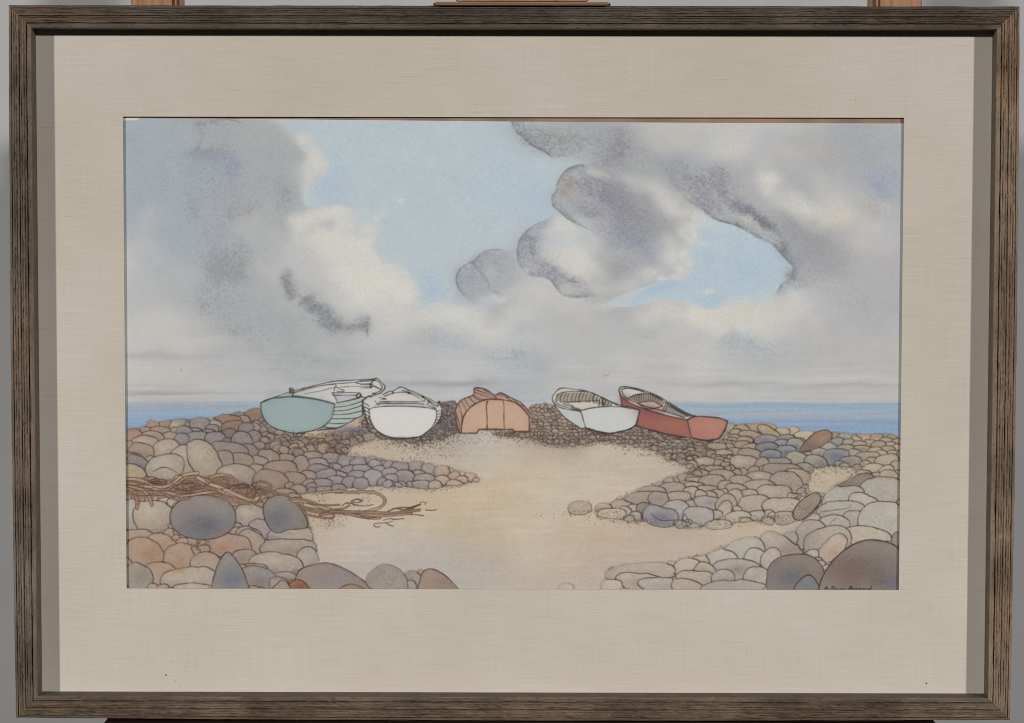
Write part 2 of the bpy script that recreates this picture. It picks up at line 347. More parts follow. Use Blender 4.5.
for a in [(196,152,14,6,(134,139,151),.7,0),(212,156,16,8,(136,141,153),.7,10),(230,168,10,14,(138,144,157),.7,0),(222,190,10,12,(148,152,160),.5,0),(192,208,8,14,(144,149,160),.6,15),(206,232,8,10,(148,151,158),.5,0),
          (230,213,9,9,(143,144,146),.6,0),(252,212,9,8,(145,146,148),.5,0),(280,194,8,14,(146,147,149),.55,0),(227,267,20,14,(141,142,145),.7,0),(216,275,10,12,(134,137,143),.5,0),(208,300,14,20,(146,149,154),.5,0),(235,330,26,10,(146,149,152),.5,20),
          (286,278,5,8,(124,128,132),.85,-10),(290,292,6,7,(126,130,134),.85,0),(306,300,6,6,(126,130,134),.8,0),(314,309,8,6,(126,130,134),.85,30),(324,318,8,8,(128,132,135),.8,0),(334,325,8,7,(126,129,132),.85,0),(347,327,6,5,(134,137,140),.7,0),(359,325,7,7,(128,131,134),.8,0),
          (327,228,7,6,(168,170,174),.7,20),(300,268,30,10,(176,176,178),.5,0),(148,330,26,14,(184,182,177),.6,0),(150,365,34,8,(183,180,174),.6,0),(140,250,16,14,(176,176,175),.5,0),(165,160,20,20,(156,162,171),.4,0),
          (590,215,16,9,(140,140,147),.8,20),(578,205,8,9,(146,146,150),.7,0),(600,228,12,7,(150,150,155),.6,20)]:
    blob(a[0], a[1], a[2], a[3], a[4], a[5], a[6], 3, 1.3, grain=(.7 if sum(a[4]) < 500 else .1))
for a in [(205,170,22,26,(146,151,160),.45,0),(212,215,18,30,(150,154,160),.45,0),(218,262,20,26,(145,148,152),.5,0),(222,305,24,20,(150,153,156),.45,0),(150,245,14,26,(172,173,173),.5,0),(262,160,16,22,(158,160,163),.4,0),(265,240,14,20,(166,168,170),.4,0),(250,290,14,16,(168,169,170),.4,0)]:
    blob(a[0], a[1], a[2], a[3], a[4], a[5], a[6], 8, 1.3, grain=.9)
for x, y, rx, ry in [(297,225,9,14),(312,218,14,10),(335,212,12,7),(310,240,18,10),(340,245,16,12),(362,262,14,10),(392,283,14,9),(400,296,10,7),(345,222,10,7),(312,160,6,14),(300,140,7,7),(306,175,6,9)]:
    blob(x, y, rx, ry, (199, 197, 190), .6, 0, 2.5, 1.4)
for a in [(468,276,11,12,(146,149,155),.75,0),(484,262,12,10,(150,152,157),.7,0),(500,262,14,12,(152,154,159),.6,0),(505,278,12,12,(158,160,163),.5,0),(478,291,14,7,(158,160,163),.6,0),(494,298,16,5,(188,187,182),.6,0),(492,272,6,6,(176,176,175),.6,0),
          (518,292,18,7,(184,184,180),.5,0),(540,300,20,6,(180,180,178),.5,20),(500,320,26,8,(182,182,178),.4,0)]:
    blob(a[0], a[1], a[2], a[3], a[4], a[5], a[6], 2, 1.3, grain=.6)
# crisp dried edges where cloud meets blue
dk = (104, 108, 116)
edge_wash([(510,118),(515,131),(523,137),(533,146),(545,152),(552,157),(561,156)], (122,124,128), 9, .8, -1); edge_wash([(510,118),(515,131),(523,137),(533,146),(545,152),(552,157)], (96,98,104), 1.6, .6, -1, .5)
edge_wash([(582,164),(570,167),(562,174),(557,183),(556,191),(552,197),(553,206),(559,212),(568,220)], (124,122,122), 8, .7, -1); edge_wash([(582,164),(570,167),(562,174),(557,183),(556,191),(552,197),(553,206),(559,212),(568,220),(576,224),(590,231)], (98,99,105), 1.5, .6, -1, .5)
edge_wash([(540,222),(527,230),(519,241),(517,255),(520,266),(531,276),(540,277),(550,281),(555,289),(562,296),(573,299),(587,298)], (120,123,132), 9, .75, -1); edge_wash([(540,222),(527,230),(519,241),(517,255),(520,266),(531,276)], (96,99,108), 1.5, .6, -1, .5)
edge_wash([(531,276),(540,277),(550,281),(555,289),(562,296),(573,299),(587,298)], (104,108,118), 2, .6, -1, .5)
edge_wash([(500,249),(491,250),(483,252),(475,260),(473,268)], (130,134,143), 6, .6, -1); edge_wash([(473,260),(462,267),(457,276),(457,284),(463,294),(470,300)], (134,138,146), 6, .7, -1)
edge_wash([(500,249),(483,252),(474,260),(462,267),(457,276),(457,284),(463,294)], (108,112,122), 1.2, .5, -1, .5); edge_wash([(474,262),(478,270),(485,276),(490,288),(498,292)], (120,124,132), 3, .45, 1, .5)
edge_wash([(704,212),(715,220),(733,225),(744,230),(754,236),(762,240),(773,246),(781,254),(787,260)], (116,118,124), 7, .75, -1); edge_wash([(704,212),(715,220),(733,225),(744,230),(754,236),(762,240),(773,246),(781,254),(787,260)], (88,90,98), 1.5, .65, -1, .6)
edge_wash([(783,252),(787,260),(792,265),(791,275),(782,283),(778,291)], (112,116,122), 6, .65, -1); edge_wash([(664,172),(672,184),(684,198),(696,208)], (132,136,148), 9, .55, -1); edge_wash([(664,172),(672,184),(684,198),(696,208)], (120,124,136), 1.5, .4, -1)
edge_wash([(198,123),(202,130),(203,140),(199,148)], (118,124,134), 4, .4, 1); edge_wash([(196,122),(208,121),(222,119)], (112,116,124), 2.5, .4, 1)
blob(607, 305, 12, 4, (186,184,178), .8, -8, 2); blob(624, 296, 12, 3, (180,180,178), .5, -20, 2)
for a in [(690,263,5,4),(684,255,5,5),(676,277,7,3),(694,240,4,7),(662,279,6,3),(704,246,7,2.5),(708,290,8,2.5),(680,270,5,4)]: blob(a[0], a[1], a[2], a[3], (196, 195, 188), .75, 0, 1.5, 1.6)
for q in ([(510,120),(515,131),(523,137),(533,146),(545,152),(552,157)],[(582,164),(570,167),(562,174),(557,183),(556,191),(552,197),(553,206),(559,212),(568,220)],[(540,222),(527,230),(519,241),(517,255),(520,266),(531,276),(540,277)],
          [(704,212),(715,220),(733,225),(744,230),(754,236),(762,240),(773,246),(781,254),(787,260),(792,265)],[(500,249),(491,250),(483,252),(475,260),(462,267),(457,276),(457,284),(463,294)],[(474,262),(478,270),(485,276),(490,288)],[(782,283),(779,290)]):
    stroke(q, .3, (92, 95, 104), .42)
# ink stipple inside clouds
for a in [(200,124,5,4,26),(212,121,10,2,20),(230,119,10,2,26),(204,134,3,7,22),(195,149,10,3,20),(215,152,18,5,40),(228,172,14,14,60),(195,205,8,14,26),(740,222,26,8,120,20),(770,235,16,10,80,30),(567,182,9,12,70,-30),
          (590,200,16,20,60),(625,225,22,16,80,30),(545,262,14,12,50,30),(620,150,14,12,40),(850,150,40,26,60),(880,200,20,40,60),(820,270,24,24,60),(860,300,34,30,70),(700,180,24,20,60),(760,345,30,14,40),(510,355,24,12,40),
          (225,262,26,14,40),(225,320,34,20,40),(300,310,16,8,14),(240,190,24,30,50),(150,180,24,40,40),(535,245,8,14,26),(440,345,24,12,26),(265,240,30,20,22)]:
    dots(a[0], a[1], a[2], a[3], int(a[4] * 2.2), (122, 125, 132), 0.4, .4, a[5] if len(a) > 5 else 0)
stroke([(215,120),(225,119),(235,121),(242,123)], .35, (100,104,112), .5)
stroke([(366,333),(367,330),(368,337)], .4, (90,92,98), .5)
# horizon haze streaks
sky = PY < 405
m = np.clip((PY - 340) / 50, 0, 1) * np.clip((PY - 120), 0, 1)
img += (N_streak * m * 3.2 + N_mid * 1.1 + N_gran * 1.2 + N_fine * 0.9)[..., None] * np.array([1, 1, 0.95], np.float32)
dark = np.clip((184 - img.mean(-1)) / 34, 0, .85) * (img[..., 2] - img[..., 0] < 16); img -= ((np.maximum(N_gran - .2, 0) * 5 + np.maximum(N_fine - .5, 0) * 4 + N_gran * 4 + N_fine * 2.5 - 2.4) * dark)[..., None]
for x, y, rx, ry, c_, op in [(165,393,55,1.6,(135,134,138),.55),(150,391,24,1.5,(138,137,142),.4),(150,356,55,4,(160,158,156),.6),(190,340,60,6,(186,182,174),.6),(160,375,60,7,(182,178,171),.7),(160,322,50,8,(184,181,175),.6),(430,383,60,3,(146,146,149),.6),(470,382,26,3,(140,140,144),.5),
        (600,396,60,2,(160,162,170),.4),(740,384,70,3,(160,161,163),.4),(720,385,36,2,(150,152,155),.4),(860,386,60,2,(162,162,166),.5),(800,374,80,3,(182,180,174),.5),(240,397,60,3,(176,178,182),.5),(540,400,50,1.5,(160,164,172),.5),(860,396,50,2,(180,178,174),.5),(700,395,70,3,(186,184,178),.4),(470,372,80,4,(176,175,172),.4),(820,379,80,3,(186,186,182),.7),(850,384.5,46,1.2,(152,152,154),.5),(800,388,50,1.2,(158,160,164),.4),(860,372,40,1.5,(168,168,166),.5),(700,391,60,2,(188,187,183),.4)]:
    blob(x, y, rx, ry, c_, op, 0, 1.2)
stroke([(604,375),(606,376),(609,374)], .5, (130,128,122), .5)
stroke([(181,369),(181.5,370.5)], .6, (120,118,116), .6)
# ---- sea -----------------------------------------------------------------------------------
def sea(poly, bands):
    p = np.array(poly, np.float32); sl = window(p, 3)
    d = sdf(p, sl, 0, N_streak[sl] * .4); a = np.clip(d / 1.6 + 0.5, 0, 1)
    ys = np.array([b_[0] for b_ in bands]); cs = np.array([b_[1] for b_ in bands], np.float32)
    yy = PY[sl] + N_streak[sl] * 1.3 + N_lo[sl] * 1.0
    c_ = np.stack([np.interp(yy, ys, cs[:, k]) for k in range(3)], -1) + (N_streak[sl] * 3 + N_gran[sl] * 1.5)[..., None]
    blend(sl, a, c_); ids[sl][a > 0.5] = 1
sea([(118,401.5),(262,400.5),(300,402),(300,440),(118,445)], [(400,(166,170,174)),(404,(150,160,168)),(409,(144,159,172)),(413,(140,158,176)),(418,(136,155,176)),(424,(134,153,175)),(432,(131,151,174)),(440,(132,151,172))])
sea([(650,400),(720,402.5),(910,402.5),(910,450),(650,440)], [(400.5,(168,170,174)),(403,(152,166,174)),(405,(136,157,174)),(408,(140,160,176)),(411,(146,160,170)),(415,(150,163,172)),(419,(143,158,174)),(422,(131,147,172)),(425,(136,154,175)),(429,(128,150,173)),(434,(130,149,172)),(440,(136,151,168))])
stroke([(126,402.5),(180,401.5),(240,402)], .35, (140,150,165), .3)
# ---- sand ----------------------------------------------------------------------------------
land = smooth_poly([(118,446),(140,436),(172,428),(250,420),(300,414),(380,410),(440,414),(470,412),(535,410),(560,414),(640,412),(720,428),(740,428),(765,430),(800,436),(850,440),(880,443),(912,447),(912,600),(118,600)])
sl = window(land, 3); d = sdf(land, sl); a = np.clip(d + 0.5, 0, 1)
sp = [(340,445,(186,168,142)),(420,452,(184,174,152)),(480,450,(180,176,162)),(540,470,(187,174,150)),(600,480,(188,177,155)),(660,480,(183,172,154)),(430,500,(184,165,138)),(480,500,(188,169,142)),(520,500,(186,168,142)),
      (560,500,(188,180,160)),(540,530,(188,178,156)),(480,530,(178,165,140)),(600,530,(184,165,142)),(650,545,(176,162,145)),(560,560,(180,166,144)),(600,575,(172,160,148)),(500,565,(176,168,150)),(450,565,(168,163,152)),
      (400,545,(182,178,162)),(350,530,(188,180,162)),(350,560,(168,160,150)),(400,570,(158,152,146)),(330,510,(170,150,128)),(380,500,(182,168,145)),(700,520,(178,160,138)),(740,525,(182,166,142)),(660,440,(184,172,152)),
      (800,490,(180,167,146)),(850,470,(178,165,144)),(820,500,(180,167,146)),(830,480,(180,167,146)),(250,440,(150,135,122)),(200,480,(150,138,124)),(160,550,(160,138,118)),(260,560,(160,148,134)),(700,440,(140,128,118)),(750,460,(150,140,126)),(870,450,(158,148,132)),
      (720,570,(165,160,150)),(820,560,(150,142,136)),(880,520,(166,160,148)),(560,430,(140,128,116)),(440,430,(140,135,130)),(380,425,(170,158,140)),(460,580,(164,162,160)),(530,585,(172,164,150))]
sp = [(x, y, tuple(.85 * np.array(c_) + .15 * np.array((178, 172, 160)))) for x, y, c_ in sp]
sand = rbf(sp, 24, PX + N_wx * 8, PY + N_wy * 5) * np.array([.988, .979, .984], np.float32) + (N_streak * 0.9 + N_mid * 1.3 + N_gran * 1.2 + N_lo * 1.6)[..., None]
blend(sl, a, sand[sl]); ids[sl][a > 0.5] = 2
for _ in range(60):
    x = rng.uniform(330, 680); y = rng.uniform(465, 585); l = rng.uniform(10, 40)
    blob(x, y, l, 1.5, (198, 188, 168) if rng.random() < .5 else (168, 155, 136), .25, rng.uniform(-4, 4), 1)

# ---- stones --------------------------------------------------------------------------------
SC = dict(t=(144,131,117), g=(134,128,121), w=(158,147,131), c=(150,145,136), p=(128,119,117), b=(121,118,121), B=(113,114,124), r=(152,130,113),
          o=(136,111,91), y=(158,147,124), k=(112,99,92), l=(138,132,134), T=(136,119,105), G=(141,131,119))
def stone_poly(cx, cy, rx, ry, rot, n=26, wob=0.05, sup=2.3):
    th = np.linspace(0, 2 * math.pi, n, endpoint=False); r = np.ones(n)
    for k in (1, 2, 3, 4): r += wob * rng.uniform(-1, 1) / k ** .5 * np.cos(k * th + rng.uniform(0, 6.28))
    c_, s_ = np.cos(th), np.sin(th); q = (np.abs(c_) ** sup + np.abs(s_) ** sup) ** (-1 / sup)
    x = rx * r * q * c_; y = ry * r * q * s_; a = math.radians(rot)
    return np.stack([cx + x * math.cos(a) - y * math.sin(a), cy + x * math.sin(a) + y * math.cos(a)], 1).astype(np.float32)
def paint_stone(p, col, sz, core=None, coredir=(0, .3), ink=0.5, ttl=None, op=.88, idv=3):
    sl = window(p, 2)
    if sl is None: return
    d = sdf(p, sl); a = np.clip(d * 1.2 + 0.5, 0, 1)
    cx, cy = p.mean(0); hx = max(np.ptp(p[:, 0]) / 2, 1); hy = max(np.ptp(p[:, 1]) / 2, 1)
    u = (PX[sl] - cx) / hx; v_ = (PY[sl] - cy) / hy
    c_ = np.ones(d.shape + (3,), np.float32) * np.array(col, np.float32)
    sh = 1 - 0.07 * np.exp(-np.maximum(d, 0) / (0.9 + sz * .10)) + 0.035 * (-v_ * .6 - u * .3) + 0.018 * N_mid[sl] + 0.016 * N_gran[sl] + 0.012 * N_lo[sl]
    c_ *= sh[..., None]
    c_ += N_lo[sl][..., None] * np.array([2.5, 0, -2.5], np.float32)
    if core is not None:
        k = np.exp(-(((u - coredir[0]) / .62) ** 2 + ((v_ - coredir[1]) / .55) ** 2)) * (.95 + .12 * N_fine[sl] + .08 * N_mid[sl])
        k = np.clip(k * (coredir[2] if len(coredir) > 2 else .8), 0, 1)
        c_ = c_ * (1 - k[..., None]) + np.array(core, np.float32) * k[..., None]
    blend(sl, a, c_)
    wv = ink * (1 + 0.25 * N_ink[sl]); blend(sl, np.clip((wv - np.abs(d)) * 1.5 + 0.5, 0, 1) * op, INK)
    ids[sl][d > -0.5] = idv

seed_r = random.Random(3)
SEEDS = []      # cx, cy, rx, ry, rot, colour, is_big
REG = np.zeros((HI, WI), bool)
def field(poly, size, cols, asp=1.5, seed=0, jit=.45):
    "scatter small pebbles through a bank of stones"
    P = smooth_poly(poly, True, 4); sl = window(P, 2); d = sdf(P, sl, N_wx[sl] * .8, N_wy[sl] * .8)
    REG[sl] |= d > 0
    x0, y0 = P.min(0); x1, y1 = P.max(0); y = y0; row = 0
    while y < y1 + 3:
        s = size(0.5 * (x0 + x1), y) if callable(size) else size
        x = x0 + (row % 2) * s * .9
        while x < x1:
            s = size(x, y) if callable(size) else size
            rx = s * rng.uniform(.7, 1.35); ry = rx / asp * rng.uniform(.75, 1.25)
            qx = x + rng.uniform(-jit, jit) * s * 1.5; qy = y + rng.uniform(-jit, jit) * s
            iy = int((qy - Y0) * S); ix = int((qx - X0) * S)
            if sl[0].start <= iy < sl[0].stop and sl[1].start <= ix < sl[1].stop and d[iy - sl[0].start, ix - sl[1].start] > s * .3:
                SEEDS.append((qx, qy, rx, ry, rng.uniform(-25, 25), cols[rng.integers(len(cols))], 0))
            x += s * 1.8 * rng.uniform(.85, 1.2)
        y += s * 1.5 / asp; row += 1

# banks of pebbles
field([(124,434),(140,427),(172,419),(205,418),(250,411),(270,420),(300,436),(345,432),(380,430),(372,440),(350,448),(345,456),(300,460),(250,470),(190,480),(124,480)], lambda x, y: 3.0 + max(0, (290 - x)) * .02 + (y - 410) * .03, 'tTpgkr', seed=1)
field([(290,455),(340,455),(400,462),(440,467),(478,479),(430,488),(380,486),(335,490),(310,492),(270,490),(270,460)], lambda x, y: 3.6 + max(0, 400 - x) * .012, 'llplpt', seed=2)
field([(124,480),(260,470),(290,485),(302,500),(304,592),(124,592)], 4.2, 'trtgT', seed=3)
field([(432,410),(446,401),(460,405),(462,428),(452,436),(430,441),(400,440),(376,437),(362,428),(370,418),(400,438),(430,432)], 2.0, 'kpgk', seed=4)
field([(530,407),(545,404),(560,408),(600,432),(650,425),(700,440),(722,440),(735,425),(745,430),(730,470),(700,470),(680,462),(648,448),(610,442),(575,446),(545,443),(532,438),(500,436),(496,432),(525,428)], lambda x, y: 2.2 + max(0, x - 640) * .012, 'TkGtpr', seed=5)
field([(650,428),(722,440),(740,424),(765,424),(800,430),(850,434),(903,440),(903,500),(860,490),(830,480),(810,470),(790,500),(740,500),(690,500),(640,505),(600,512),(640,490),(680,475),(690,468),(660,455)], lambda x, y: 3.4 + max(0, y - 450) * .03, 'tGTgtr', seed=6)
field([(600,509),(610,503),(640,492),(700,480),(790,480),(830,500),(800,520),(740,522),(700,527),(650,522),(600,518)], 4.0, 'tGgtp', seed=7)
field([(640,592),(640,575),(660,566),(700,556),(750,540),(790,534),(815,520),(820,500),(850,480),(903,478),(903,592)], 4.5, 'tgtGp', seed=8)

ST = """134 437 8.3 5 0 r;148 432.5 5.5 4 0 T;160 432.5 9 5 0 T;153 438 9.5 5.5 8 t;177 425.6 7 3.9 -8 w;188 425.6 3.7 2 0 w;175 432 5.2 3.8 0 t;170 437 7 4 0 t;200 424.2 8.5 5.8 0 g;208 420.7 3.5 2.5 0 y
215.4 425 7 4 10 w;229 420 10.4 4.8 0 o;233 425.6 9.7 4.6 -8 o;243 419.4 5.5 3.5 0 r;254 414.5 8 4.8 0 o;184 433 7 6 0 b;195.4 432.5 6.2 4 0 b;181.5 439.4 6 4.8 0 b;208.5 432.5 6 2.8 0 g;212.7 428.4 5.5 3.5 0 g
198.8 438 10.4 5.5 0 g;215.4 438.7 9 6.2 -10 p;229.3 434.6 6.6 5.5 0 k;229.3 440.8 6 3 0 k;242 440 8.3 8 0 p;246 429 6.2 6.2 0 p;248 449.8 7 5.5 0 p;145 445 12.4 7.5 0 w;165.6 450.5 11.8 9.7 -15 w;140.7 453 12 8.3 10 t
128.3 447.7 4.5 5 0 t;131 457 9 3.4 0 g;204 459 14 19.5 -38 w;229 449.8 16 7.5 8 g;223.7 459.5 9 8.5 0 t;240 460 11 6.2 0 t;185 461.5 13.5 12.6 0 w;165 468.5 17 11.4 -10 c;151 461.5 5.5 4 0 g;139 466 12.5 7.5 32 b
134 474 11 7.6 22 y;236 475.4 17 10 0 w;253 437 7 6 0 p;258.4 460.7 8.3 4.4 8 t;258.4 469 7.6 4.2 8 t;268.8 456 9 6.2 0 t;285.4 457.3 7.6 3.2 0 t;281 467.7 14.5 7.6 0 T;301 465 7 8 0 t;312.4 457.3 9 4.5 0 g
317 463 9 3.8 0 l;317 468.6 7.6 4 0 l;309.6 474.8 7 3.7 12 t;294.4 477.3 10.4 5.5 5 T;271 480 15.5 10.4 8 T;286 492 9 3.5 8 r;298.5 488.4 7 4 0 t;289.5 485 4 2.8 0 t;327 474.6 9 4.2 0 l;330.3 458 7 4.2 0 g
322 483 9 4.2 0 t;336 481.5 8.3 5 0 l;325 489 7 2.5 0 t;339 488.4 6 4 0 g;346 462 7 5 0 l;356.7 463 5.5 3.2 0 l;349 470 7 3.8 -8 l;360.7 471 7.2 5 15 l;357 476 8 4.2 0 l;372.6 477.4 8 6 0 l;379 470 4.5 3.5 0 l
349.5 482 6.5 4.8 0 l;360.7 483.7 6.5 4.8 0 l;389 472.6 7 4 -15 l;391 478.5 6 4 0 l;399.6 467.8 7.5 4.5 0 p;417 466 7 4.3 0 p;405 476.6 9 5.7 0 p;429 469.4 6.5 4.8 15 p;418.7 474 6 3.5 0 l;424.3 478 8 4.5 -5 p;422 483.7 8 3.5 0 l
441.8 471 6.7 4.4 0 r;435.4 484.5 5.5 3.6 0 w;449.7 471 3 3 20 r;454.5 475.8 5 3.2 0 r;443.4 479.8 5.5 3.5 15 r;461 475 4 2.5 0 y;470.4 476.6 5.5 3.2 0 r;461.7 479 5 2.6 0 r;453.7 483 6 2.5 0 r
131.8 515 10 14 -8 c;138 536 12 6 0 r;153.9 517.7 18 14.5 0 w;250 515.7 13.5 10.8 0 w;263 529 11.8 7.6 18 l;249.4 535.4 11 7 18 t;251.4 543 13.5 10.5 40 t;243 557.8 10.4 7 0 t
161.5 545.5 14 9.7 25 r;228.6 544.6 20 11 10 r;179.5 558 13.5 13 0 r;206 563.3 13.5 10.5 0 t;160 573 15 11 0 r;138 578 14 13 20 G;147 554.3 19.5 13.5 30 r;245 558 10.4 7.5 0 t;236 568.3 10 4 0 t;252 568.3 13 3.8 0 t
189 578.5 25 10.6 -5 w;193 589 17 4 0 w;225 589 14 4 0 t;290.5 536 18.7 7.6 0 w;289 549.8 24.8 9.5 0 t;276.3 564 23.8 10 6 w;258 578.5 17 10 14 p;284 577 10 4.2 0 t;279 586 8 7 0 g;307.5 558.5 10 10 0 c;297.8 586 10.5 6.5 0 o;349 588 14 6.5 0 r
386.7 590 20 25 0 t;412 582 8.6 9.5 0 g;420 574 3.2 3.6 0 g;411 587 5 5 0 g;431 589 8.5 4.2 0 r
580.2 508 9.2 6.2 0 t;603.3 508 7.6 4 0 t;621.6 506 9.5 3.8 0 t;612 513.6 12 4.5 0 w;625.5 512 6 4.5 30 t;633.5 509.6 5 4.2 0 t;636 515.4 5 3 0 w;643.8 510.4 6 6 0 k;643.8 497.7 14 5.5 -5 t;652 492 12 5 0 t
671.7 489 12 5.3 -5 t;659.7 499.3 9 6.5 10 t;677 496.5 12 4 -5 t;677 509 12.5 8.5 10 c;661.3 516 15.5 9.5 8 b;691.6 492 7 4.3 0 t;694 479.5 7 4 0 t;688 485 9 3.6 0 t;698 474 3.5 3.5 0 t
731 428 5.8 3.8 0 c;742 428.7 6.5 3.2 0 r;761.6 427.3 13 4.2 0 r;769 431.5 10.5 4 28 r;782 431.4 7 3.4 0 y;794 431 5 4 0 y;803.6 435.8 8 4 0 w;736.7 432.4 5.2 3 0 t;750.5 435.6 9.4 5 8 t;745 440 7 3 0 t
743 445.3 7.3 3.6 0 r;750.5 448 7 3.6 0 t;735 452 7.6 3.2 0 t;750.5 455 10.5 5.2 8 t;717 446.7 8.3 3 0 t;723 453.6 8.4 3 0 w;705 462 9.2 3.6 0 w;766 440 9.4 4.7 0 b;786.5 439 8.3 3.7 0 b;781.7 444 6.4 3.6 0 B
767.8 448.2 10 4.8 0 B;795.5 446 7.2 6.2 0 b;799 441 5 2.4 0 b;770.6 455.3 9 4.6 0 B;786.6 451.5 8.8 5 6 B;745 463 12.2 5.8 4 w;762 464 5 6 40 t;776.8 462.6 12.5 4 0 g;797.6 460.5 10.3 6.4 8 g;766 469.5 6 3.7 0 t;782.4 469.8 16.3 5.8 4 t
804.5 468.8 8 4.6 10 g;796 476.6 12.2 6.3 6 y;702 473.6 7.5 3.6 8 t;715 470 8 3.7 0 t;723 477 11.6 5.8 8 t;740.9 482 10.4 5.6 0 t;761.6 477.8 12 5.6 6 w;786.5 484 14.5 11.5 20 t;696.6 480.3 8.3 3.3 0 t;712.5 480.8 11 5.2 0 t
725.6 486 6.4 4.2 0 t;694 486 9.3 3.4 0 t;707.7 489 8.3 3.3 0 t;760 487.5 14.8 7.2 0 t;736.7 490.4 10 5.4 8 t;774 492.5 15 6.6 0 w;749 494.6 8 4.3 0 t;733.7 498 8 6 -30 t;727 505 9 9 -30 t;699 515 14 8.5 0 l;709 502 12 5 8 l
755.5 504.5 14 8 0 t;782 506 16.5 7.4 -3 w;738 517 10.8 4.8 -8 w;755.5 514.8 7.8 3.3 -5 w;744.6 520 4.3 2.2 0 w;785.3 518 9 5.8 0 g;718.5 525 11.5 4.2 0 w;725 511 6 9 28 t
827.7 447.4 8.4 4.2 0 c;836 436.6 3.2 2 0 r;843.6 438 5.8 3 0 c;838 441.5 5.5 3.2 0 l;848.5 442.9 5 3.3 0 y;829 441 4 2.2 0 c;856 440 5 2.5 0 y;863.7 438.7 5.5 2.3 0 r;876.8 439.4 6.2 2.4 0 r;886.5 440.8 5.6 2.6 0 t;859.5 445 6.4 3.2 0 t
870 443 5.5 3 0 t;879 445 6.3 3.4 0 T;890.6 445 5 2.6 0 y;897 441.5 4 2 0 t;897 447.7 4 3 0 y;888 449.4 6.4 3 0 t;862.3 449.2 7.2 3.2 0 T;875.4 451 6.3 3 0 t;881.7 454.8 5.6 3.6 0 w;893.4 453.4 5.6 2.7 0 t;846.4 448.4 7.8 3.3 6 t
854 453.5 5.8 3.7 0 t;868 457 10.6 4.2 0 G;818.7 453 7.2 4.2 0 g;805 454.5 5.6 3.7 0 g;836.7 456.4 11.4 7.4 0 b;816 462 9.2 5.4 8 g;850.5 460.6 9.2 4 0 G;839.5 463.4 4.2 2.2 0 g;865.8 463.8 4.2 2.5 0 t;872.7 461.5 5.6 3.2 0 t;887 461.4 10.5 6 -18 w
874 469 9.2 4.2 0 w;844 464.9 3.8 1.6 0 w;897 467 6 5 0 t;886.5 472 7 5 -30 w;889 477 8 5.6 0 y;863.7 473.4 6.3 2.1 0 w;898 477 4 5.4 0 t;877 476 4 2.6 0 t;875 480 5 2.4 0 t;858 484.8 14.3 7 -18 k
820 439.5 5 3 0 t;843.6 498 18.5 9.5 -10 c;882 491.5 22 11.5 -6 c;866 504.5 15 7.2 22 w;854.8 521.4 11 9 0 t;840.5 510.4 20.5 7.2 -3 c;883 521 23 18 0 c;810 518 8.2 4.2 -8 w;833 525 14 7.8 0 c
790 540 7 7 0 g;812 535 14 14 0 G;828 541 21.5 12 -12 t;867 536.5 21 9 6 w;898 543 6 9 0 k;820 524 4 3 0 t;612 570 3 3 0 t
640 573 31 9 -4 t;566 588 7 4 0 w;700 562.6 8.5 5.4 0 r;689 568 12 8 -3 w;706 573 9.5 8.5 35 t;698 579.5 17 7 5 t;723.6 560.5 13.5 9 0 c;746 550.5 17 10.5 -12 c;755.5 559 9 8.5 0 c;781.7 549.5 22 11.4 36 t;771 559 8 10 30 G
736.6 571.5 22.5 11 0 G;723.6 579.6 10.5 8.5 -10 g;757.7 580 12 11.5 0 g;688 588 13 7 8 t;734 589 29 7.5 0 g;640 582 20 7 4 t;612 586 9 5 0 w;660 586 18 6 6 g;831 552 18 8.5 -48 r;813 555 5.5 4.2 0 w"""
L_ = []
for q in ST.replace('\n', ';').split(';'):
    s_ = q.split(); L_.append((*map(float, s_[:5]), s_[5]))
hole = smooth_poly([(812,468),(826,466),(850,468),(862,472),(852,478),(838,484),(828,492),(816,494),(806,500),(798,505),(795,498),(806,490),(812,480),(806,474)])
hs = window(hole, 1); REG[hs] &= ~(sdf(hole, hs) > 0)
SEEDS = [q for q in SEEDS if REG[min(max(int((q[1] - Y0) * S), 0), HI - 1), min(max(int((q[0] - X0) * S), 0), WI - 1)]]
soft = REG.astype(np.float32)
for _ in range(26):
    soft[:, 1:-1] = (soft[:, :-2] + soft[:, 1:-1] + soft[:, 2:]) / 3; soft[1:-1] = (soft[:-2] + soft[1:-1] + soft[2:]) / 3
soft = np.clip(soft * 1.15 * (1 + .2 * N_mid + .15 * N_fine), 0, 1) * (ids == 2)
img[:] = img * (1 - soft[..., None] * .55) + np.array((146, 131, 116), np.float32) * soft[..., None] * .55
ring_ = np.argwhere((soft > .12) & (soft < .62) & (ids == 2) & (N_mid > -.3))
for yy_, xx_ in ring_[rng.choice(len(ring_), 2600)]:
    dots(X0 + xx_ / S, Y0 + yy_ / S, .5, .5, 1, (78, 62, 50), .36, .7)
for s_ in list(SEEDS):
    for b_ in L_:
        if b_[2] > 3 and math.hypot((s_[0] - b_[0]) / (b_[2] + 1.2), (s_[1] - b_[1]) / (b_[3] + 1.2)) < 1.12:
            SEEDS.remove(s_); break
ALL = SEEDS + [(*b_, 1) for b_ in L_]
ALL.sort(key=lambda s: s[1] + 0.45 * s[3])
Lb = np.zeros((HI, WI), np.int32); DG = np.full((HI, WI), 9e9, np.float32); RH = np.ones((HI, WI), np.float32); VL = np.zeros((HI, WI), np.float32)
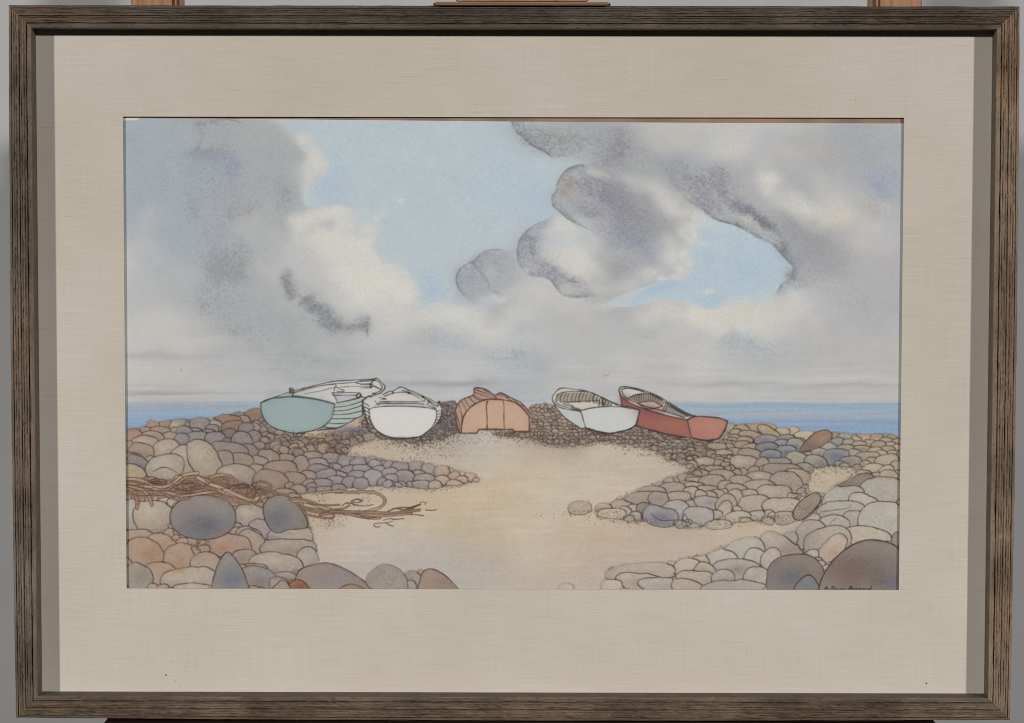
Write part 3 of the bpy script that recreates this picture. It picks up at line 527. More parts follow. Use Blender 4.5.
def rho(s, pad):
    cx, cy, rx, ry, rot = s[:5]; m = max(rx, ry) + pad
    sl = window(np.array([(cx - m, cy - m), (cx + m, cy + m)]), 0)
    if sl is None: return None, None, None
    a = math.radians(rot); wv = min(ry * .14, 1.0)
    dx = PX[sl] - cx + N_wx[sl] * wv * .6 + N_ink[sl] * wv * .5; dy = PY[sl] - cy + N_wy[sl] * wv + N_mid[sl] * wv * .4
    u_ = np.abs(dx * math.cos(a) + dy * math.sin(a)) / rx; w_ = np.abs(-dx * math.sin(a) + dy * math.cos(a)) / ry
    return sl, (u_ ** 2.25 + w_ ** 2.25) ** (1 / 2.25), dy / (ry + .1)
for i, s_ in enumerate(ALL):                        # shared ground between neighbours
    sl, r_, v_ = rho(s_, 5)
    if sl is None: continue
    dist = (r_ - 1) * min(s_[2], s_[3]); ok = (dist < (3.0 if s_[6] else 2.0)) & (dist < DG[sl]) & (REG[sl] | (dist < .3))
    DG[sl] = np.where(ok, dist, DG[sl]); Lb[sl] = np.where(ok, i + 1, Lb[sl]); RH[sl] = np.where(ok, r_, RH[sl]); VL[sl] = np.where(ok, v_, VL[sl])
for i, s_ in enumerate(ALL):                        # nearer stones overlap those behind
    sl, r_, v_ = rho(s_, 4)
    if sl is None: continue
    r_ = r_ / (1 + min(.22, (1.5 if s_[6] else .8) / s_[3])); ok = (r_ < 1) & ((not s_[6] and True) * REG[sl] | bool(s_[6])); Lb[sl] = np.where(ok, i + 1, Lb[sl]); RH[sl] = np.where(ok, r_, RH[sl]); VL[sl] = np.where(ok, v_, VL[sl])
wf = [(150,430,145,125,110),(200,430,120,112,110),(240,430,118,108,105),(160,455,146,133,117),(200,460,141,127,111),(240,460,130,118,108),(280,465,130,112,98),(310,460,135,122,112),(340,475,128,120,118),(380,475,138,130,128),
      (420,475,142,132,126),(460,478,165,145,125),(300,480,130,114,100),(270,440,132,118,107),(320,440,135,120,104),(140,510,160,152,140),(150,540,150,128,110),(170,555,152,130,110),(240,515,142,132,122),(230,545,145,122,105),
      (250,560,142,128,116),(300,545,146,134,120),(280,570,138,126,116),(330,580,136,126,118),(390,580,132,124,120),(190,575,150,138,124),(140,575,142,132,122),(440,580,145,130,122),(130,480,140,118,98),
      (450,425,122,117,114),(540,425,142,128,113),(600,438,132,119,110),(650,440,134,121,112),(700,445,134,121,110),(740,432,150,135,112),(800,435,165,155,122),(750,450,140,128,112),(720,465,135,120,104),(780,465,130,124,114),(840,450,125,122,118),
      (880,450,150,136,114),(890,470,155,145,122),(740,485,145,134,118),(780,490,148,138,122),(700,485,150,138,122),(650,495,152,138,122),(700,510,142,138,130),(660,510,120,114,114),(760,510,148,140,126),(840,500,146,140,130),
      (885,495,148,142,130),(880,525,152,146,134),(840,525,150,144,132),(800,540,140,132,124),(830,545,150,140,128),(740,550,152,146,136),(720,570,142,136,128),(650,578,152,146,132),(700,560,155,146,128),(770,550,146,138,128),(600,585,160,152,138),(600,505,165,150,132)]
WF = rbf([(a[0], a[1], a[2:]) for a in wf], 15, PX + N_wx * 5, PY + N_wy * 4)
cl = np.zeros((len(ALL) + 1, 3), np.float32)
for i, s_ in enumerate(ALL): cl[i + 1] = np.array(SC[s_[5]], float) * rng.uniform(.94, 1.06)
inside = Lb > 0
cc = WF * .64 + cl[Lb] * .36 + 2.5
kk = np.array([0] + [1.0 if s_[5] in 'oBbyk' else 0 for s_ in ALL], np.float32)[Lb][..., None]
cc = cc * (1 - .5 * kk) + cl[Lb] * .5 * kk
sh = 1 + .03 - .055 * np.clip(RH, 0, 1.2) ** 3 - .035 * np.clip(VL, -1, 1) + .016 * N_mid + .018 * N_gran + .018 * N_fine + .012 * N_lo
cc *= sh[..., None]
cc *= (1 + .06 * np.clip((PX - 590) / 60, 0, 1) * np.clip((PY - 470) / 40, 0, 1))[..., None]
for i, s_ in enumerate(ALL):
    if not s_[6] or s_[2] < 7: continue
    c_ = s_[5]; core = None
    if c_ in 'bB': core, cd = (100, 102, 111), (0, .2, .7)
    elif c_ == 'o': core, cd = (134, 102, 82), (.2, 0, .4)
    elif c_ in 'wc': core, cd = np.array(SC[c_]) * 1.09, (-.3, -.35, .6)
    elif c_ == 'r': core, cd = (150, 118, 98), (.2, .1, .35)
    elif seed_r.random() < .6: core, cd = np.array(SC[c_], float) * seed_r.choice([.88, .9, 1.09]), (seed_r.uniform(-.4, .4), seed_r.uniform(-.2, .4), .6)
    if core is None: continue
    sl = window(np.array([(s_[0] - s_[2] * 1.4, s_[1] - s_[2] * 1.4), (s_[0] + s_[2] * 1.4, s_[1] + s_[2] * 1.4)]), 0)
    if sl is None: continue
    k = np.exp(-(((PX[sl] - s_[0]) / s_[2] - cd[0]) / .6) ** 2 - (((PY[sl] - s_[1]) / s_[3] - cd[1]) / .55) ** 2) * cd[2] * (1 + .25 * N_fine[sl] + .15 * N_mid[sl]) * (Lb[sl] == i + 1)
    k = np.clip(k, 0, 1)[..., None]; cc[sl] = cc[sl] * (1 - k) + np.asarray(core, np.float32) * k
under = REG & ~inside
img[under] = img[under] * .35 + np.array((104, 88, 76), np.float32) * .65
img[inside] = cc[inside]
ed = np.zeros((HI, WI), np.float32)
ed[:, :-1] += Lb[:, 1:] != Lb[:, :-1]; ed[:-1] += Lb[1:] != Lb[:-1]; ed = np.minimum(ed, 1)
def blur(a): 
    b_ = a * .5; b_[:, 1:] += a[:, :-1] * .25; b_[:, :-1] += a[:, 1:] * .25
    c_ = b_ * .5; c_[1:] += b_[:-1] * .25; c_[:-1] += b_[1:] * .25; return c_
big = np.array([0] + [min(1.0, .62 + s_[2] * .06) for s_ in ALL], np.float32)[Lb]
zero = (Lb == 0).astype(np.float32)
al = (1 - .5 * np.clip(blur(blur(zero)) * 4, 0, 1)) * np.clip(blur(ed) * 1.55, 0, 1) * np.clip(.80 + .16 * N_ink, .3, 1) * np.maximum(big, .5)
img[:] = img * (1 - al[..., None]) + np.array((54, 43, 38), np.float32) * al[..., None]
ids[inside | under] = 3
# the largest boulders and those of a shape of their own
def boulder(pts, col, core, cd, ink=.42): paint_stone(smooth_poly(pts), col, 18, core, cd, ink=ink)
BOULD = 1
boulder([(800,449),(805,442),(815,433),(826,430),(832,434),(830,440),(822,446),(812,450),(803,452)], (134,113,100), (106,96,92), (-.5,.5,.8))
boulder(stone_poly(203, 517.2, 33.2, 22.3, 0, 16, .012, 2.1), (132,123,117), (99,97,101), (.02,.42,1.0))
boulder([(263,511),(266,501),(274,496),(284,495),(294,500),(301,509),(307,520),(307,527),(300,529),(288,530),(277,533),(268,526)], (130,121,113), (101,102,109), (-.35,.25,.95))
boulder([(227,552),(233,556),(241,567),(246,579),(246,590),(214,590),(215,573),(220,560)], (132,125,118), (106,108,114), (.1,.4,.9), .5)
boulder([(767,576),(770,565),(780,557),(797,554),(811,556),(820,563),(824,573),(824,592),(772,592)], (122,114,108), (101,99,103), (-.1,.35,.85))
boulder([(421,592),(420,580),(424,571),(432,569),(443,574),(453,583),(457,592)], (142,126,116), (132,112,100), (.1,.2,.5), .45)
boulder([(294,592),(295,580),(300,570),(312,565),(328,563),(345,569),(360,578),(368,586),(366,592)], (136,124,115), (120,112,108), (.05,.1,.6), .45)
boulder([(286,592),(289,584),(297,579.5),(305,583),(309,592)], (134,100,80), (112,78,62), (.1,.2,.6), .45)
boulder([(270,592),(276,585),(282,580),(288,584),(290,592)], (142,132,122), (136,126,116), (0,0,.4), .4)
boulder([(337,592),(342,587),(351,584),(361,587),(366,592)], (140,116,100), (132,106,90), (0,.1,.4), .4)
boulder([(795,590),(800,580),(809,575),(816,581),(819,592)], (118,116,120), (110,110,114), (0,.3,.6), .5)
boulder([(818,592),(822,578),(832,562),(846,549),(862,541),(876,540),(892,544),(903,553),(908,565),(908,596),(818,596)], (128,120,112), (106,92,86), (-.2,.1,.9), .6)
blob(880, 578, 22, 14, (96, 88, 86), .55, 0, 3, grain=1); blob(893, 582, 8, 10, (102, 100, 110), .6, 0, 2, grain=1); blob(846, 578, 10, 12, (120, 92, 78), .5, 0, 3); blob(845,588,16,5,(108,100,112),.4,0,2)
boulder([(793,516),(795,508),(803,499),(813,493),(818,493),(821,500),(814,510),(803,519),(797,520)], (148,134,118), (130,116,104), (0,0,.6), .55)
stroke([(803,520),(812,514),(819,504),(821,499)], .5)
stroke([(651,513),(660,520),(674,520)], .35, (60,55,70)); stroke([(682,525),(683,517),(685,514),(689,522)], .4)
stroke([(820,512),(835,510),(848,508),(850,504)], .35, op=.6)
for a in [(180,566,10,8,(142,112,84),.4),(150,556,12,8,(148,114,84),.35),(156,548,10,6,(150,116,98),.3),(165,547,8,5,(152,122,104),.3),(222,545,6,4,(142,104,84),.5),(134,432,6,4,(150,110,90),.3),
          (176,430,8,4,(150,130,112),.3),(236,582,8,5,(96,106,128),.4),(336,580,16,8,(140,138,146),.4),(300,586,5,3,(116,78,58),.6),(272,538,10,2,(104,108,124),.5),(285,533,14,2,(104,108,124),.35),(836,452,8,3,(104,106,120),.6),(270,575,12,6,(130,128,138),.4)]:
    blob(a[0], a[1], a[2], a[3], a[4], a[5], 0, 2)

for a in [(203,522,18,10,130,(88,87,92)),(280,516,12,12,100,(84,86,100)),(230,580,10,8,60,(92,94,108)),(790,576,16,10,90,(88,86,94)),(862,570,36,18,220,(88,78,76)),(336,580,20,7,60,(112,106,102)),(180,560,8,9,40,(120,94,70)),(150,556,14,9,50,(122,96,74)),
          (160,545,9,5,26,(120,88,74)),(262,576,12,6,40,(104,100,102)),(883,520,14,12,60,(120,114,106)),(882,490,14,7,50,(122,116,108)),(812,535,10,10,30,(112,104,96)),(736,571,18,8,40,(118,110,104)),(757,580,8,7,30,(112,106,102)),(781,550,12,7,30,(118,110,104)),(386,580,12,9,36,(104,96,94)),
          (203,450,8,10,20,(122,108,94)),(185,461,8,8,16,(122,108,94)),(800,484,9,7,20,(118,108,98)),(843,498,12,6,30,(118,112,106))]:
    dots(*a, .4, .55)
# stipple at the stones' feet and under the boats
for a in [(345,438,22,9,170),(360,432,18,5,90),(335,448,10,8,60),(405,440,26,6,160),(415,446,30,7,200),(440,442,22,8,120),(432,455,30,4,40),(455,430,8,12,130),(478,441,26,3,30),(510,434,20,6,130),(530,436,20,6,120),(560,444,30,3,90),
          (625,447,24,4,100,14),(610,440,30,4,110),(650,455,12,2,24),(640,440,26,6,60),(690,456,26,6,140),(672,462,12,3,30),(700,470,10,3,30),(590,512,40,2,70),(640,520,30,4,80),(680,525,20,3,50),(725,524,30,3,80),(760,518,30,3,70),
          (800,488,18,12,60),(815,470,20,5,50),(832,466,26,3,60),(850,473,20,3,40),(800,510,14,6,50),(820,478,14,8,30),(330,520,14,9,120),(345,512,12,6,50),(322,500,6,6,30),(390,460,50,3,30),(350,455,18,3,30),(400,489,50,3,90),
          (365,500,12,5,40),(340,492,24,3,50),(785,518,20,4,60),(830,520,10,3,20),(575,516,40,3,30),(620,525,30,3,20),(155,532,10,4,30),(200,545,10,6,60),(320,440,20,7,110),(300,440,26,5,90)]:
    dots(a[0], a[1], a[2], a[3], a[4], (78, 60, 46), .42, .75, a[5] if len(a) > 5 else 0)
blob(348, 432, 14, 5, (104, 104, 120), .55, 0, 1); blob(335, 428, 10, 4, (110, 110, 126), .4, 0, 1)

# ---- seaweed: brown ribbons with ink edges ---------------------------------------------------
def weed(pts, wd, col=(172, 142, 116), sc_=None):
    if sc_: pts = [(sc_[0] + x / sc_[2], sc_[1] + y / sc_[2]) for x, y in pts]
    p = smooth_poly(pts, False, 5); sl = window(p, wd + 2); d = sdf(p, sl, closed=False)
    t = np.clip((PX[sl] - p[:, 0].min()) / max(np.ptp(p[:, 0]), 1), 0, 1)
    ww = wd * (0.74 + 0.1 * N_ink[sl])
    blend(sl, np.clip((ww + .42 - d) * 1.5 + .5, 0, 1) * .85, (88, 64, 50))
    c_ = np.array(col, np.float32) * (1 + .05 * N_mid[sl] + .03 * N_gran[sl])[..., None]
    blend(sl, np.clip((ww - .3 - d) * 1.5 + .5, 0, 1), c_); ids[sl][d < ww] = 4
A = (120, 400, 7.23); Rr = (210, 440, 7.23); T = (340, 440, 6.287); Q = (230, 495, 7.23)
wc = [(154,134,113),(146,122,101),(162,142,120),(140,114,94),(138,118,101)]
wash([(124,478),(160,480),(200,476),(235,478),(255,490),(262,500),(240,505),(205,496),(170,497),(140,500),(124,492)], (126,102,86), 3, .8, 1, idv=4)
W = [([(40,570),(130,575),(200,600),(260,625)],2.0,0,A),([(40,600),(120,610),(230,640),(330,640)],1.6,1,A),([(45,640),(100,660),(120,720),(125,780)],2.0,3,A),([(60,620),(160,650),(210,700),(230,760)],2.0,1,A),
     ([(180,625),(300,630),(380,605),(440,555),(500,535),(560,530)],2.0,2,A),([(240,640),(320,660),(420,690),(520,685),(620,670),(700,665)],1.7,0,A),([(340,650),(400,610),(480,560),(580,560),(640,580)],1.5,1,A),
     ([(560,560),(640,600),(740,660),(860,700),(960,720)],2.3,2,A),([(620,570),(700,620),(800,650),(900,690)],1.6,3,A),([(650,560),(740,540),(810,560),(840,610),(790,650)],1.8,1,A),([(700,590),(740,570),(780,580),(775,610),(730,600)],1.0,3,A),
     ([(450,600),(500,590),(560,600),(560,640),(490,650),(450,630)],.9,4,A),([(300,660),(400,720),(500,710)],1.2,3,A),([(380,610),(440,660),(520,660)],1.2,4,A),
     ([(0,320),(90,350),(200,400),(300,435),(350,415)],2.4,2,Rr),([(200,330),(280,340),(270,390)],1.2,3,Rr),([(320,310),(380,300),(440,330),(430,370),(360,360)],.9,3,Rr),([(330,340),(400,350),(480,380),(560,400)],1.0,1,Rr),
     ([(340,380),(420,400),(440,380),(400,420)],1.0,4,Rr),([(280,340),(330,370),(320,400),(300,380),(320,350)],.6,4,Rr),
     ([(450,40),(560,50),(680,95),(800,125),(900,140),(1000,165)],2.0,2,Q),([(480,60),(560,110),(640,125),(740,130),(740,165),(640,160),(540,135)],1.0,1,Q),([(500,80),(600,100),(680,110)],1.0,4,Q),([(560,60),(700,75),(790,70)],.7,1,Q),([(430,30),(520,30),(620,60)],1.2,1,Q),
     ([(-110,330),(0,320),(60,330),(150,325),(230,335),(280,370),(270,410),(220,435),(120,455),(0,445)],1.5,0,T),([(60,410),(20,430),(-60,440),(-130,470)],.7,1,T),([(-120,470),(0,455),(100,475),(200,490),(250,490)],1.7,3,T),
     ([(-60,450),(60,452),(200,455),(330,460),(430,450),(500,440)],1.5,3,T),([(150,470),(260,478),(360,470),(450,462)],1.1,2,T),([(300,450),(350,430),(400,440),(460,430)],.5,1,T),([(330,435),(380,425),(440,425),(500,405)],.5,1,T)]
for pts, wd, ci, s_ in W: weed(pts, wd, wc[ci], s_)
for pts, s_ in [([(70,385),(100,372),(135,380),(125,392),(85,392),(70,385)],T),([(10,415),(40,395),(70,400)],T),([(80,400),(120,412),(170,415),(210,405)],T),([(500,410),(510,390),(540,395),(535,405)],T),([(420,430),(470,420),(510,405)],T),([(440,470),(480,470),(525,476)],T),
                ([(540,440),(580,443),(605,438)],T),([(215,540),(220,525),(290,520),(330,510)],T),([(215,542),(240,548),(250,540)],T),([(290,522),(310,535),(335,542)],T),([(270,505),(310,495),(350,500)],T),([(130,480),(180,490),(230,485)],T),([(330,500),(400,495)],T),
                ([(240,300),(330,270),(460,340)],(120,430,7.23)),([(220,580),(260,570),(330,580),(320,610),(240,600),(220,580)],A),([(240,590),(280,585),(300,600)],A),([(480,610),(520,600),(550,620),(510,635)],A),([(820,620),(880,610),(930,630),(860,640)],A),
                ([(880,40),(920,30),(960,40)],Q),([(880,45),(890,70),(930,75)],Q),([(810,80),(840,60),(880,60)],Q)]:
    stroke([(s_[0] + x / s_[2], s_[1] + y / s_[2]) for x, y in pts], .42, (70, 50, 40), .85)
for a in [(150,483,16,4,50),(190,488,24,6,90),(225,492,20,6,70),(255,500,10,6,50),(258,488,8,6,50),(238,486,10,2,30)]: dots(*a[:5], (66, 46, 38), .5, .7)
for y0_, n_ in ((484, 5), (489, 5), (494, 4)):
    for k in range(n_):
        x = 128 + k * 24 + rng.uniform(-6, 6); stroke([(x, y0_ + rng.uniform(-2, 2)), (x + 9, y0_ + rng.uniform(-1, 3)), (x + 19, y0_ + rng.uniform(-3, 3))], .35, (70, 48, 38), .7)

# ---- boats -----------------------------------------------------------------------------------
def tf(o, pts): return [(o[0] + x / 7.23, o[1] + y / 7.23) for x, y in pts]
cur = [5]
def bfill(o, pts, col, smooth=False, rim=.05, op=1.0, rimw=2.0): wash(tf(o, pts), col, .7, op, 0, smooth, cur[0], rim, rimw)
def bl(o, pts, wd=.5, col=(54, 48, 46), op=.85, smooth=True): stroke(tf(o, pts), wd, col, op, smooth, n=5)
# pale teal boat
o = (240, 370); cur[0] = 5
bfill(o, [(150,238),(280,190),(400,150),(600,100),(700,84),(840,75),(960,70),(1000,62),(1040,110),(1045,135),(1000,170),(930,190),(885,215),(760,235),(690,245),(500,205),(380,193),(230,205)], (186,185,179), True)
bfill(o, [(160,232),(280,190),(380,160),(600,105),(720,88),(600,112),(400,172),(370,190),(230,203)], (158,152,144))
bfill(o, [(690,178),(840,178),(860,205),(770,228),(705,240)], (172,171,176))
bfill(o, [(670,170),(840,170),(845,182),(672,182)], (184,182,176))
bfill(o, [(685,245),(760,235),(860,205),(885,215),(885,320),(840,350),(780,385),(700,420),(640,432),(560,440),(600,415),(640,380),(668,330),(680,290)], (160,170,164))
for q in ([(680,270),(780,258),(885,225)],[(676,298),(780,288),(884,255)],[(672,322),(780,318),(884,295)],[(660,352),(770,352),(838,348)],[(645,385),(700,388),(775,382)],[(610,412),(650,418),(700,420)]): bl(o, q, .42)
bl(o, [(885,215),(885,320),(840,350),(780,385),(700,420),(600,430),(560,440)], .5)
bfill(o, [(150,238),(230,205),(380,193),(500,202),(600,222),(685,245),(675,300),(660,350),(630,385),(590,415),(520,440),(450,450),(400,458),(330,445),(270,428),(210,395),(170,345),(152,290)], (141,156,156), False, .07, 1, 3)
blob(300,400,14,12,(150,164,160),.5,0,3); blob(322,408,6,14,(136,152,160),.4,0,2); blob(290,424,22,5,(150,162,156),.4,0,2); blob(272,402,8,8,(138,152,156),.4,0,2)
bl(o, [(150,238),(230,205),(380,193),(500,202),(600,222),(685,245)], .85, (60,66,68)); bl(o, [(150,238),(152,290),(170,345),(210,395),(270,428),(330,445),(400,458),(450,450),(520,440),(590,415),(630,385),(660,350),(675,300),(685,245)], .5)
bl(o, [(385,450),(390,485),(405,490),(410,465),(470,455)], .55); bl(o, [(405,488),(440,475),(475,455)], .5)
bl(o, [(150,238),(280,185),(400,148),(600,98),(700,80),(840,73),(960,66)], .42); bl(o, [(390,165),(500,130),(640,106),(800,92),(850,92)], .36); bl(o, [(470,172),(600,148),(680,128),(850,118),(940,118)], .34, op=.6)
bl(o, [(840,92),(860,85),(960,78)], .38); bl(o, [(845,96),(900,102),(960,104)], .38); bl(o, [(665,165),(840,163)], .4); bl(o, [(672,182),(840,182)], .36); bl(o, [(668,168),(690,200),(705,240)], .4); bl(o, [(700,238),(780,222),(860,200)], .6)
bl(o, [(672,105),(690,100),(705,130),(750,148),(745,158),(700,152)], .4); bl(o, [(680,150),(690,112)], .4)
bl(o, [(358,165),(360,130),(370,150),(375,130),(388,145),(385,165),(378,190)], .5, (70,56,46)); bl(o, [(362,165),(388,165)], .6, (70,56,46)); dots(291, 391, 2.5, 3, 14, (70,54,44), .5)
bl(o, [(845,175),(860,165),(872,180),(862,200),(845,190),(850,175)], .45); bl(o, [(868,185),(900,200),(930,190),(960,200)], .5); dots(360.5, 396, 3, 2.5, 16)
P2 = (360, 370)
for q in ([(75,110),(95,75),(122,60),(150,85),(178,115),(178,135),(150,165),(110,180),(60,192)],[(80,125),(95,115),(130,130),(150,140)],[(100,75),(130,80),(150,105),(160,130),(140,155),(90,172)],[(75,110),(80,128)],[(50,195),(70,185),(75,210),(50,225),(35,210),(50,195)],[(30,215),(40,200),(60,215),(50,235)],[(90,170),(120,175),(150,165)]): bl(P2, q, .5)
bl(P2, [(0,78),(60,72),(120,62)], .4); bl(P2, [(5,105),(80,98)], .38); bl(P2, [(0,130),(80,128)], .36)
# white boat with a rounded stern
o = (360, 370); cur[0] = 6
bfill(o, [(30,220),(60,200),(130,190),(160,175),(200,160),(240,145),(300,128),(400,160),(500,208),(575,235),(590,280),(590,330),(560,390),(500,450),(420,485),(300,495),(200,485),(120,440),(60,385),(30,340),(22,270)], (186,184,178))
bfill(o, [(130,235),(460,235),(530,270),(540,285),(400,262),(200,260),(90,272)], (172,171,170)); bfill(o, [(180,200),(250,185),(350,188),(420,215),(200,222)], (196,193,185))
bfill(o, [(65,285),(100,272),(200,262),(300,262),(400,265),(500,275),(550,290),(553,340),(530,400),(480,450),(420,480),(300,490),(200,480),(120,435),(80,370),(68,320)], (197,194,189), False, .04, 1, 2)
bl(o, [(65,285),(100,272),(200,262),(300,262),(400,265),(500,275),(550,290)], .4); bl(o, [(65,285),(68,320),(80,370),(120,435),(200,480),(300,492),(420,483),(480,450),(530,400),(553,340),(552,290)], .45)
bl(o, [(60,340),(85,400),(130,445),(210,485),(300,496),(420,486),(490,450),(545,400),(585,340),(592,285)], .5)
for q in ([(165,180),(200,160),(240,150),(300,125),(350,145),(400,162),(460,190),(500,208),(540,232),(575,245),(592,285)],[(175,190),(240,168),(300,160),(360,170),(430,205)],[(300,145),(400,175),(480,210),(560,265)],[(275,132),(292,118),(302,130)],[(140,228),(300,230),(460,228)],[(130,240),(300,243),(400,240),(460,248)],[(460,190),(470,225),(440,215)],[(480,210),(545,275)],[(500,225),(490,250),(550,285)],[(570,225),(580,250),(560,255),(570,225)],[(110,225),(130,250),(150,240)],[(140,200),(190,208),(160,212)],[(590,265),(610,255),(640,262)]): bl(o, q, .4)
for x, y in ((240,163),(356,168),(456,195),(575,232)): dots(360 + x / 7.23, 370 + y / 7.23, 1.2, 1, 8, INK, .6, .9)
for k in range(6): bl(o, [(28 + k * 4, 240 + k * 26), (48 + k * 4, 248 + k * 28), (66 + k * 3, 262 + k * 27)], .38); bl(o, [(20 + k * 6, 250 + k * 24), (25 + k * 7, 275 + k * 24)], .5)
for k in range(5): bl(o, [(553, 300 + k * 20), (590, 294 + k * 22)], .36)
bl(o, [(25,215),(18,270),(30,330),(60,385)], .55)
# upturned peach boat
o = (440, 370); cur[0] = 7
bfill(o, [(150,455),(120,430),(108,350),(112,290),(150,220),(240,180),(242,135),(265,126),(330,140),(400,180),(440,165),(520,205),(590,240),(640,300),(660,345),(650,445),(600,300),(400,240),(200,320)], (158,134,120))
bfill(o, [(130,435),(112,330),(150,230),(240,185),(300,215),(230,262),(180,330),(165,450)], (162,138,122)); bfill(o, [(420,178),(440,168),(520,205),(590,240),(540,232),(470,212)], (182,172,156))
bfill(o, [(150,455),(160,370),(185,310),(230,262),(290,228),(350,212),(450,215),(540,235),(600,280),(645,335),(645,445),(540,445),(525,430),(280,430),(265,455)], (181,152,131), False, .06, 1, 3)
blob(485,420,7,8,(188,156,133),.5,0,2); blob(520,415,7,10,(182,152,130),.5,0,2); blob(467,412,8,6,(188,158,136),.4,0,2)
rb = (84, 56, 48)
bl(o, [(110,350),(125,425),(150,457),(265,457),(282,430),(525,430),(542,446),(640,446)], .85, rb, smooth=False); bl(o, [(645,445),(646,400),(643,335)], .6, rb); bl(o, [(155,450),(160,370),(185,310),(230,262),(290,228),(350,212),(450,215),(540,235),(600,280),(645,335),(662,350)], .75, rb)
bl(o, [(345,225),(335,260),(340,340),(340,425)], .75, rb); bl(o, [(450,215),(462,250),(462,340),(465,425)], .5, rb); bl(o, [(108,350),(112,290),(150,220),(240,180),(244,140),(262,128),(330,140),(400,180),(440,165),(520,205),(590,240),(650,310)], .6, rb)
for q in ([(240,180),(300,212),(350,212)],[(250,140),(320,165),(380,185)],[(245,160),(320,185),(400,215)],[(320,145),(400,190),(410,215)],[(400,180),(400,215)],[(385,175),(385,210)],[(410,172),(500,212),(600,262)],[(430,168),(500,200)],[(480,195),(500,215)],[(520,205),(560,235)],
          [(112,300),(130,350),(150,430)],[(135,245),(150,300),(165,370)],[(150,220),(175,260),(190,300)],[(175,205),(195,240),(215,270)],[(210,190),(230,220),(260,245)],[(235,182),(260,205),(300,225)],[(118,330),(128,400),(145,450)]): bl(o, q, .42, rb)
# white boat, bow to the left
o = (540, 370); cur[0] = 8
bfill(o, [(92,220),(98,180),(150,132),(250,140),(350,155),(450,200),(560,248),(720,290),(600,270),(400,270),(290,300),(330,425),(300,425),(200,360),(140,300),(110,260)], (182,181,174))
bfill(o, [(112,215),(120,185),(180,168),(260,162),(350,172),(420,200),(450,240),(390,222),(180,235),(170,245)], (150,142,128)); bfill(o, [(190,232),(400,222),(430,240),(420,262),(290,285),(230,262)], (190,184,168)); bfill(o, [(440,200),(530,245),(500,262),(440,262)], (150,146,138))
bfill(o, [(115,262),(200,285),(292,300),(332,425),(300,425),(200,360),(140,300)], (178,181,175))
bfill(o, [(290,295),(370,275),(480,265),(600,268),(720,290),(706,345),(690,400),(640,430),(560,450),(490,458),(400,440),(330,420)], (184,186,181), False, .03, 1, 2)
for q in ([(300,425),(200,360),(140,300),(110,258),(90,215),(98,180),(150,132),(250,140),(350,155),(450,200),(520,232),(580,255),(600,262)],[(120,180),(180,160),(300,155),(400,178),(500,225),(560,255)],[(92,222),(130,262),(200,285),(290,300),(310,350),(330,420)],[(112,215),(130,245),(200,272),(290,295)],[(290,295),(370,275),(480,265),(600,268),(720,290)],[(180,235),(280,228),(420,222)],[(170,245),(230,268),(290,285)],[(200,245),(240,262)],[(430,230),(425,262)],[(450,200),(460,260)]): bl(o, q, .48)
bl(o, [(720,290),(706,345),(690,400)], .45); bl(o, [(300,425),(330,420),(400,440),(490,458),(560,450),(640,430),(690,400)], .8, (50,44,42))
for k in range(11):
    x = 125 + k * 26 + rng.uniform(-5, 5); bl(o, [(x + 12, 176 - 10 * math.sin(k / 10 * 3.1)), (x - 2, 200), (x + rng.uniform(-5, 5), 232)], rng.uniform(.4, .75), (78,70,60), .8)
for k in range(7): bl(o, [(395 + k * 20, 180 + k * 11), (385 + k * 21, 215 + k * 8), (395 + k * 19, 240 + k * 3)], .55, (66,60,54), .8)
# red boat
o = (610, 370); cur[0] = 9
bfill(o, [(65,150),(75,125),(130,122),(250,150),(350,190),(430,240),(500,290),(560,325),(640,335),(560,362),(400,330),(250,285),(150,240),(90,195)], (180,172,160))
bfill(o, [(82,150),(130,135),(190,140),(240,152),(190,176),(140,198),(110,190)], (192,188,180)); bfill(o, [(140,200),(190,178),(290,170),(360,200),(390,240),(380,262),(290,225),(200,235)], (142,134,120)); bfill(o, [(205,240),(300,225),(380,262),(290,282),(230,262)], (190,182,166)); bfill(o, [(405,235),(480,280),(560,335),(540,345),(440,315),(385,300)], (136,132,126)); bfill(o, [(405,232),(418,236),(390,300),(375,298)], (184,178,168))
bfill(o, [(65,150),(85,190),(110,215),(150,240),(250,283),(350,312),(450,338),(560,362),(590,492),(500,482),(400,462),(300,435),(190,405),(215,290),(140,265),(90,260),(78,210)], (147,96,86), False, .10, 1, 3)
blob(650,412,16,8,(124,78,76),.7,15,2); blob(672,425,16,6,(152,98,80),.5,10,2); blob(625,400,6,5,(116,74,74),.6,0,1)
bfill(o, [(560,360),(620,335),(720,340),(800,350),(850,370),(838,420),(800,480),(770,500),(700,510),(640,500),(590,490),(572,420)], (165,117,104), False, .07, 1, 3)
blob(712,425,8,10,(170,122,106),.5,0,2); blob(700,435,10,4,(158,106,94),.4,0,2)
for q in ([(65,150),(75,125),(130,122),(250,150),(350,190),(430,240),(500,290),(560,325),(620,335)],[(65,150),(90,195),(150,240),(250,283),(350,312),(450,338),(560,360)],[(85,150),(110,195),(180,232),(260,262),(400,300),(540,345)],[(80,140),(140,132),(250,160),(350,205),(460,275),(560,335)],[(560,362),(572,420),(592,490)],[(140,200),(190,178),(300,172),(380,215)],[(205,240),(300,225),(380,262)],[(205,240),(240,268),(290,282),(380,262)],[(410,230),(378,298)],[(422,238),(392,302)],[(65,150),(80,215),(90,260),(140,265),(215,290)]): bl(o, q, .46)
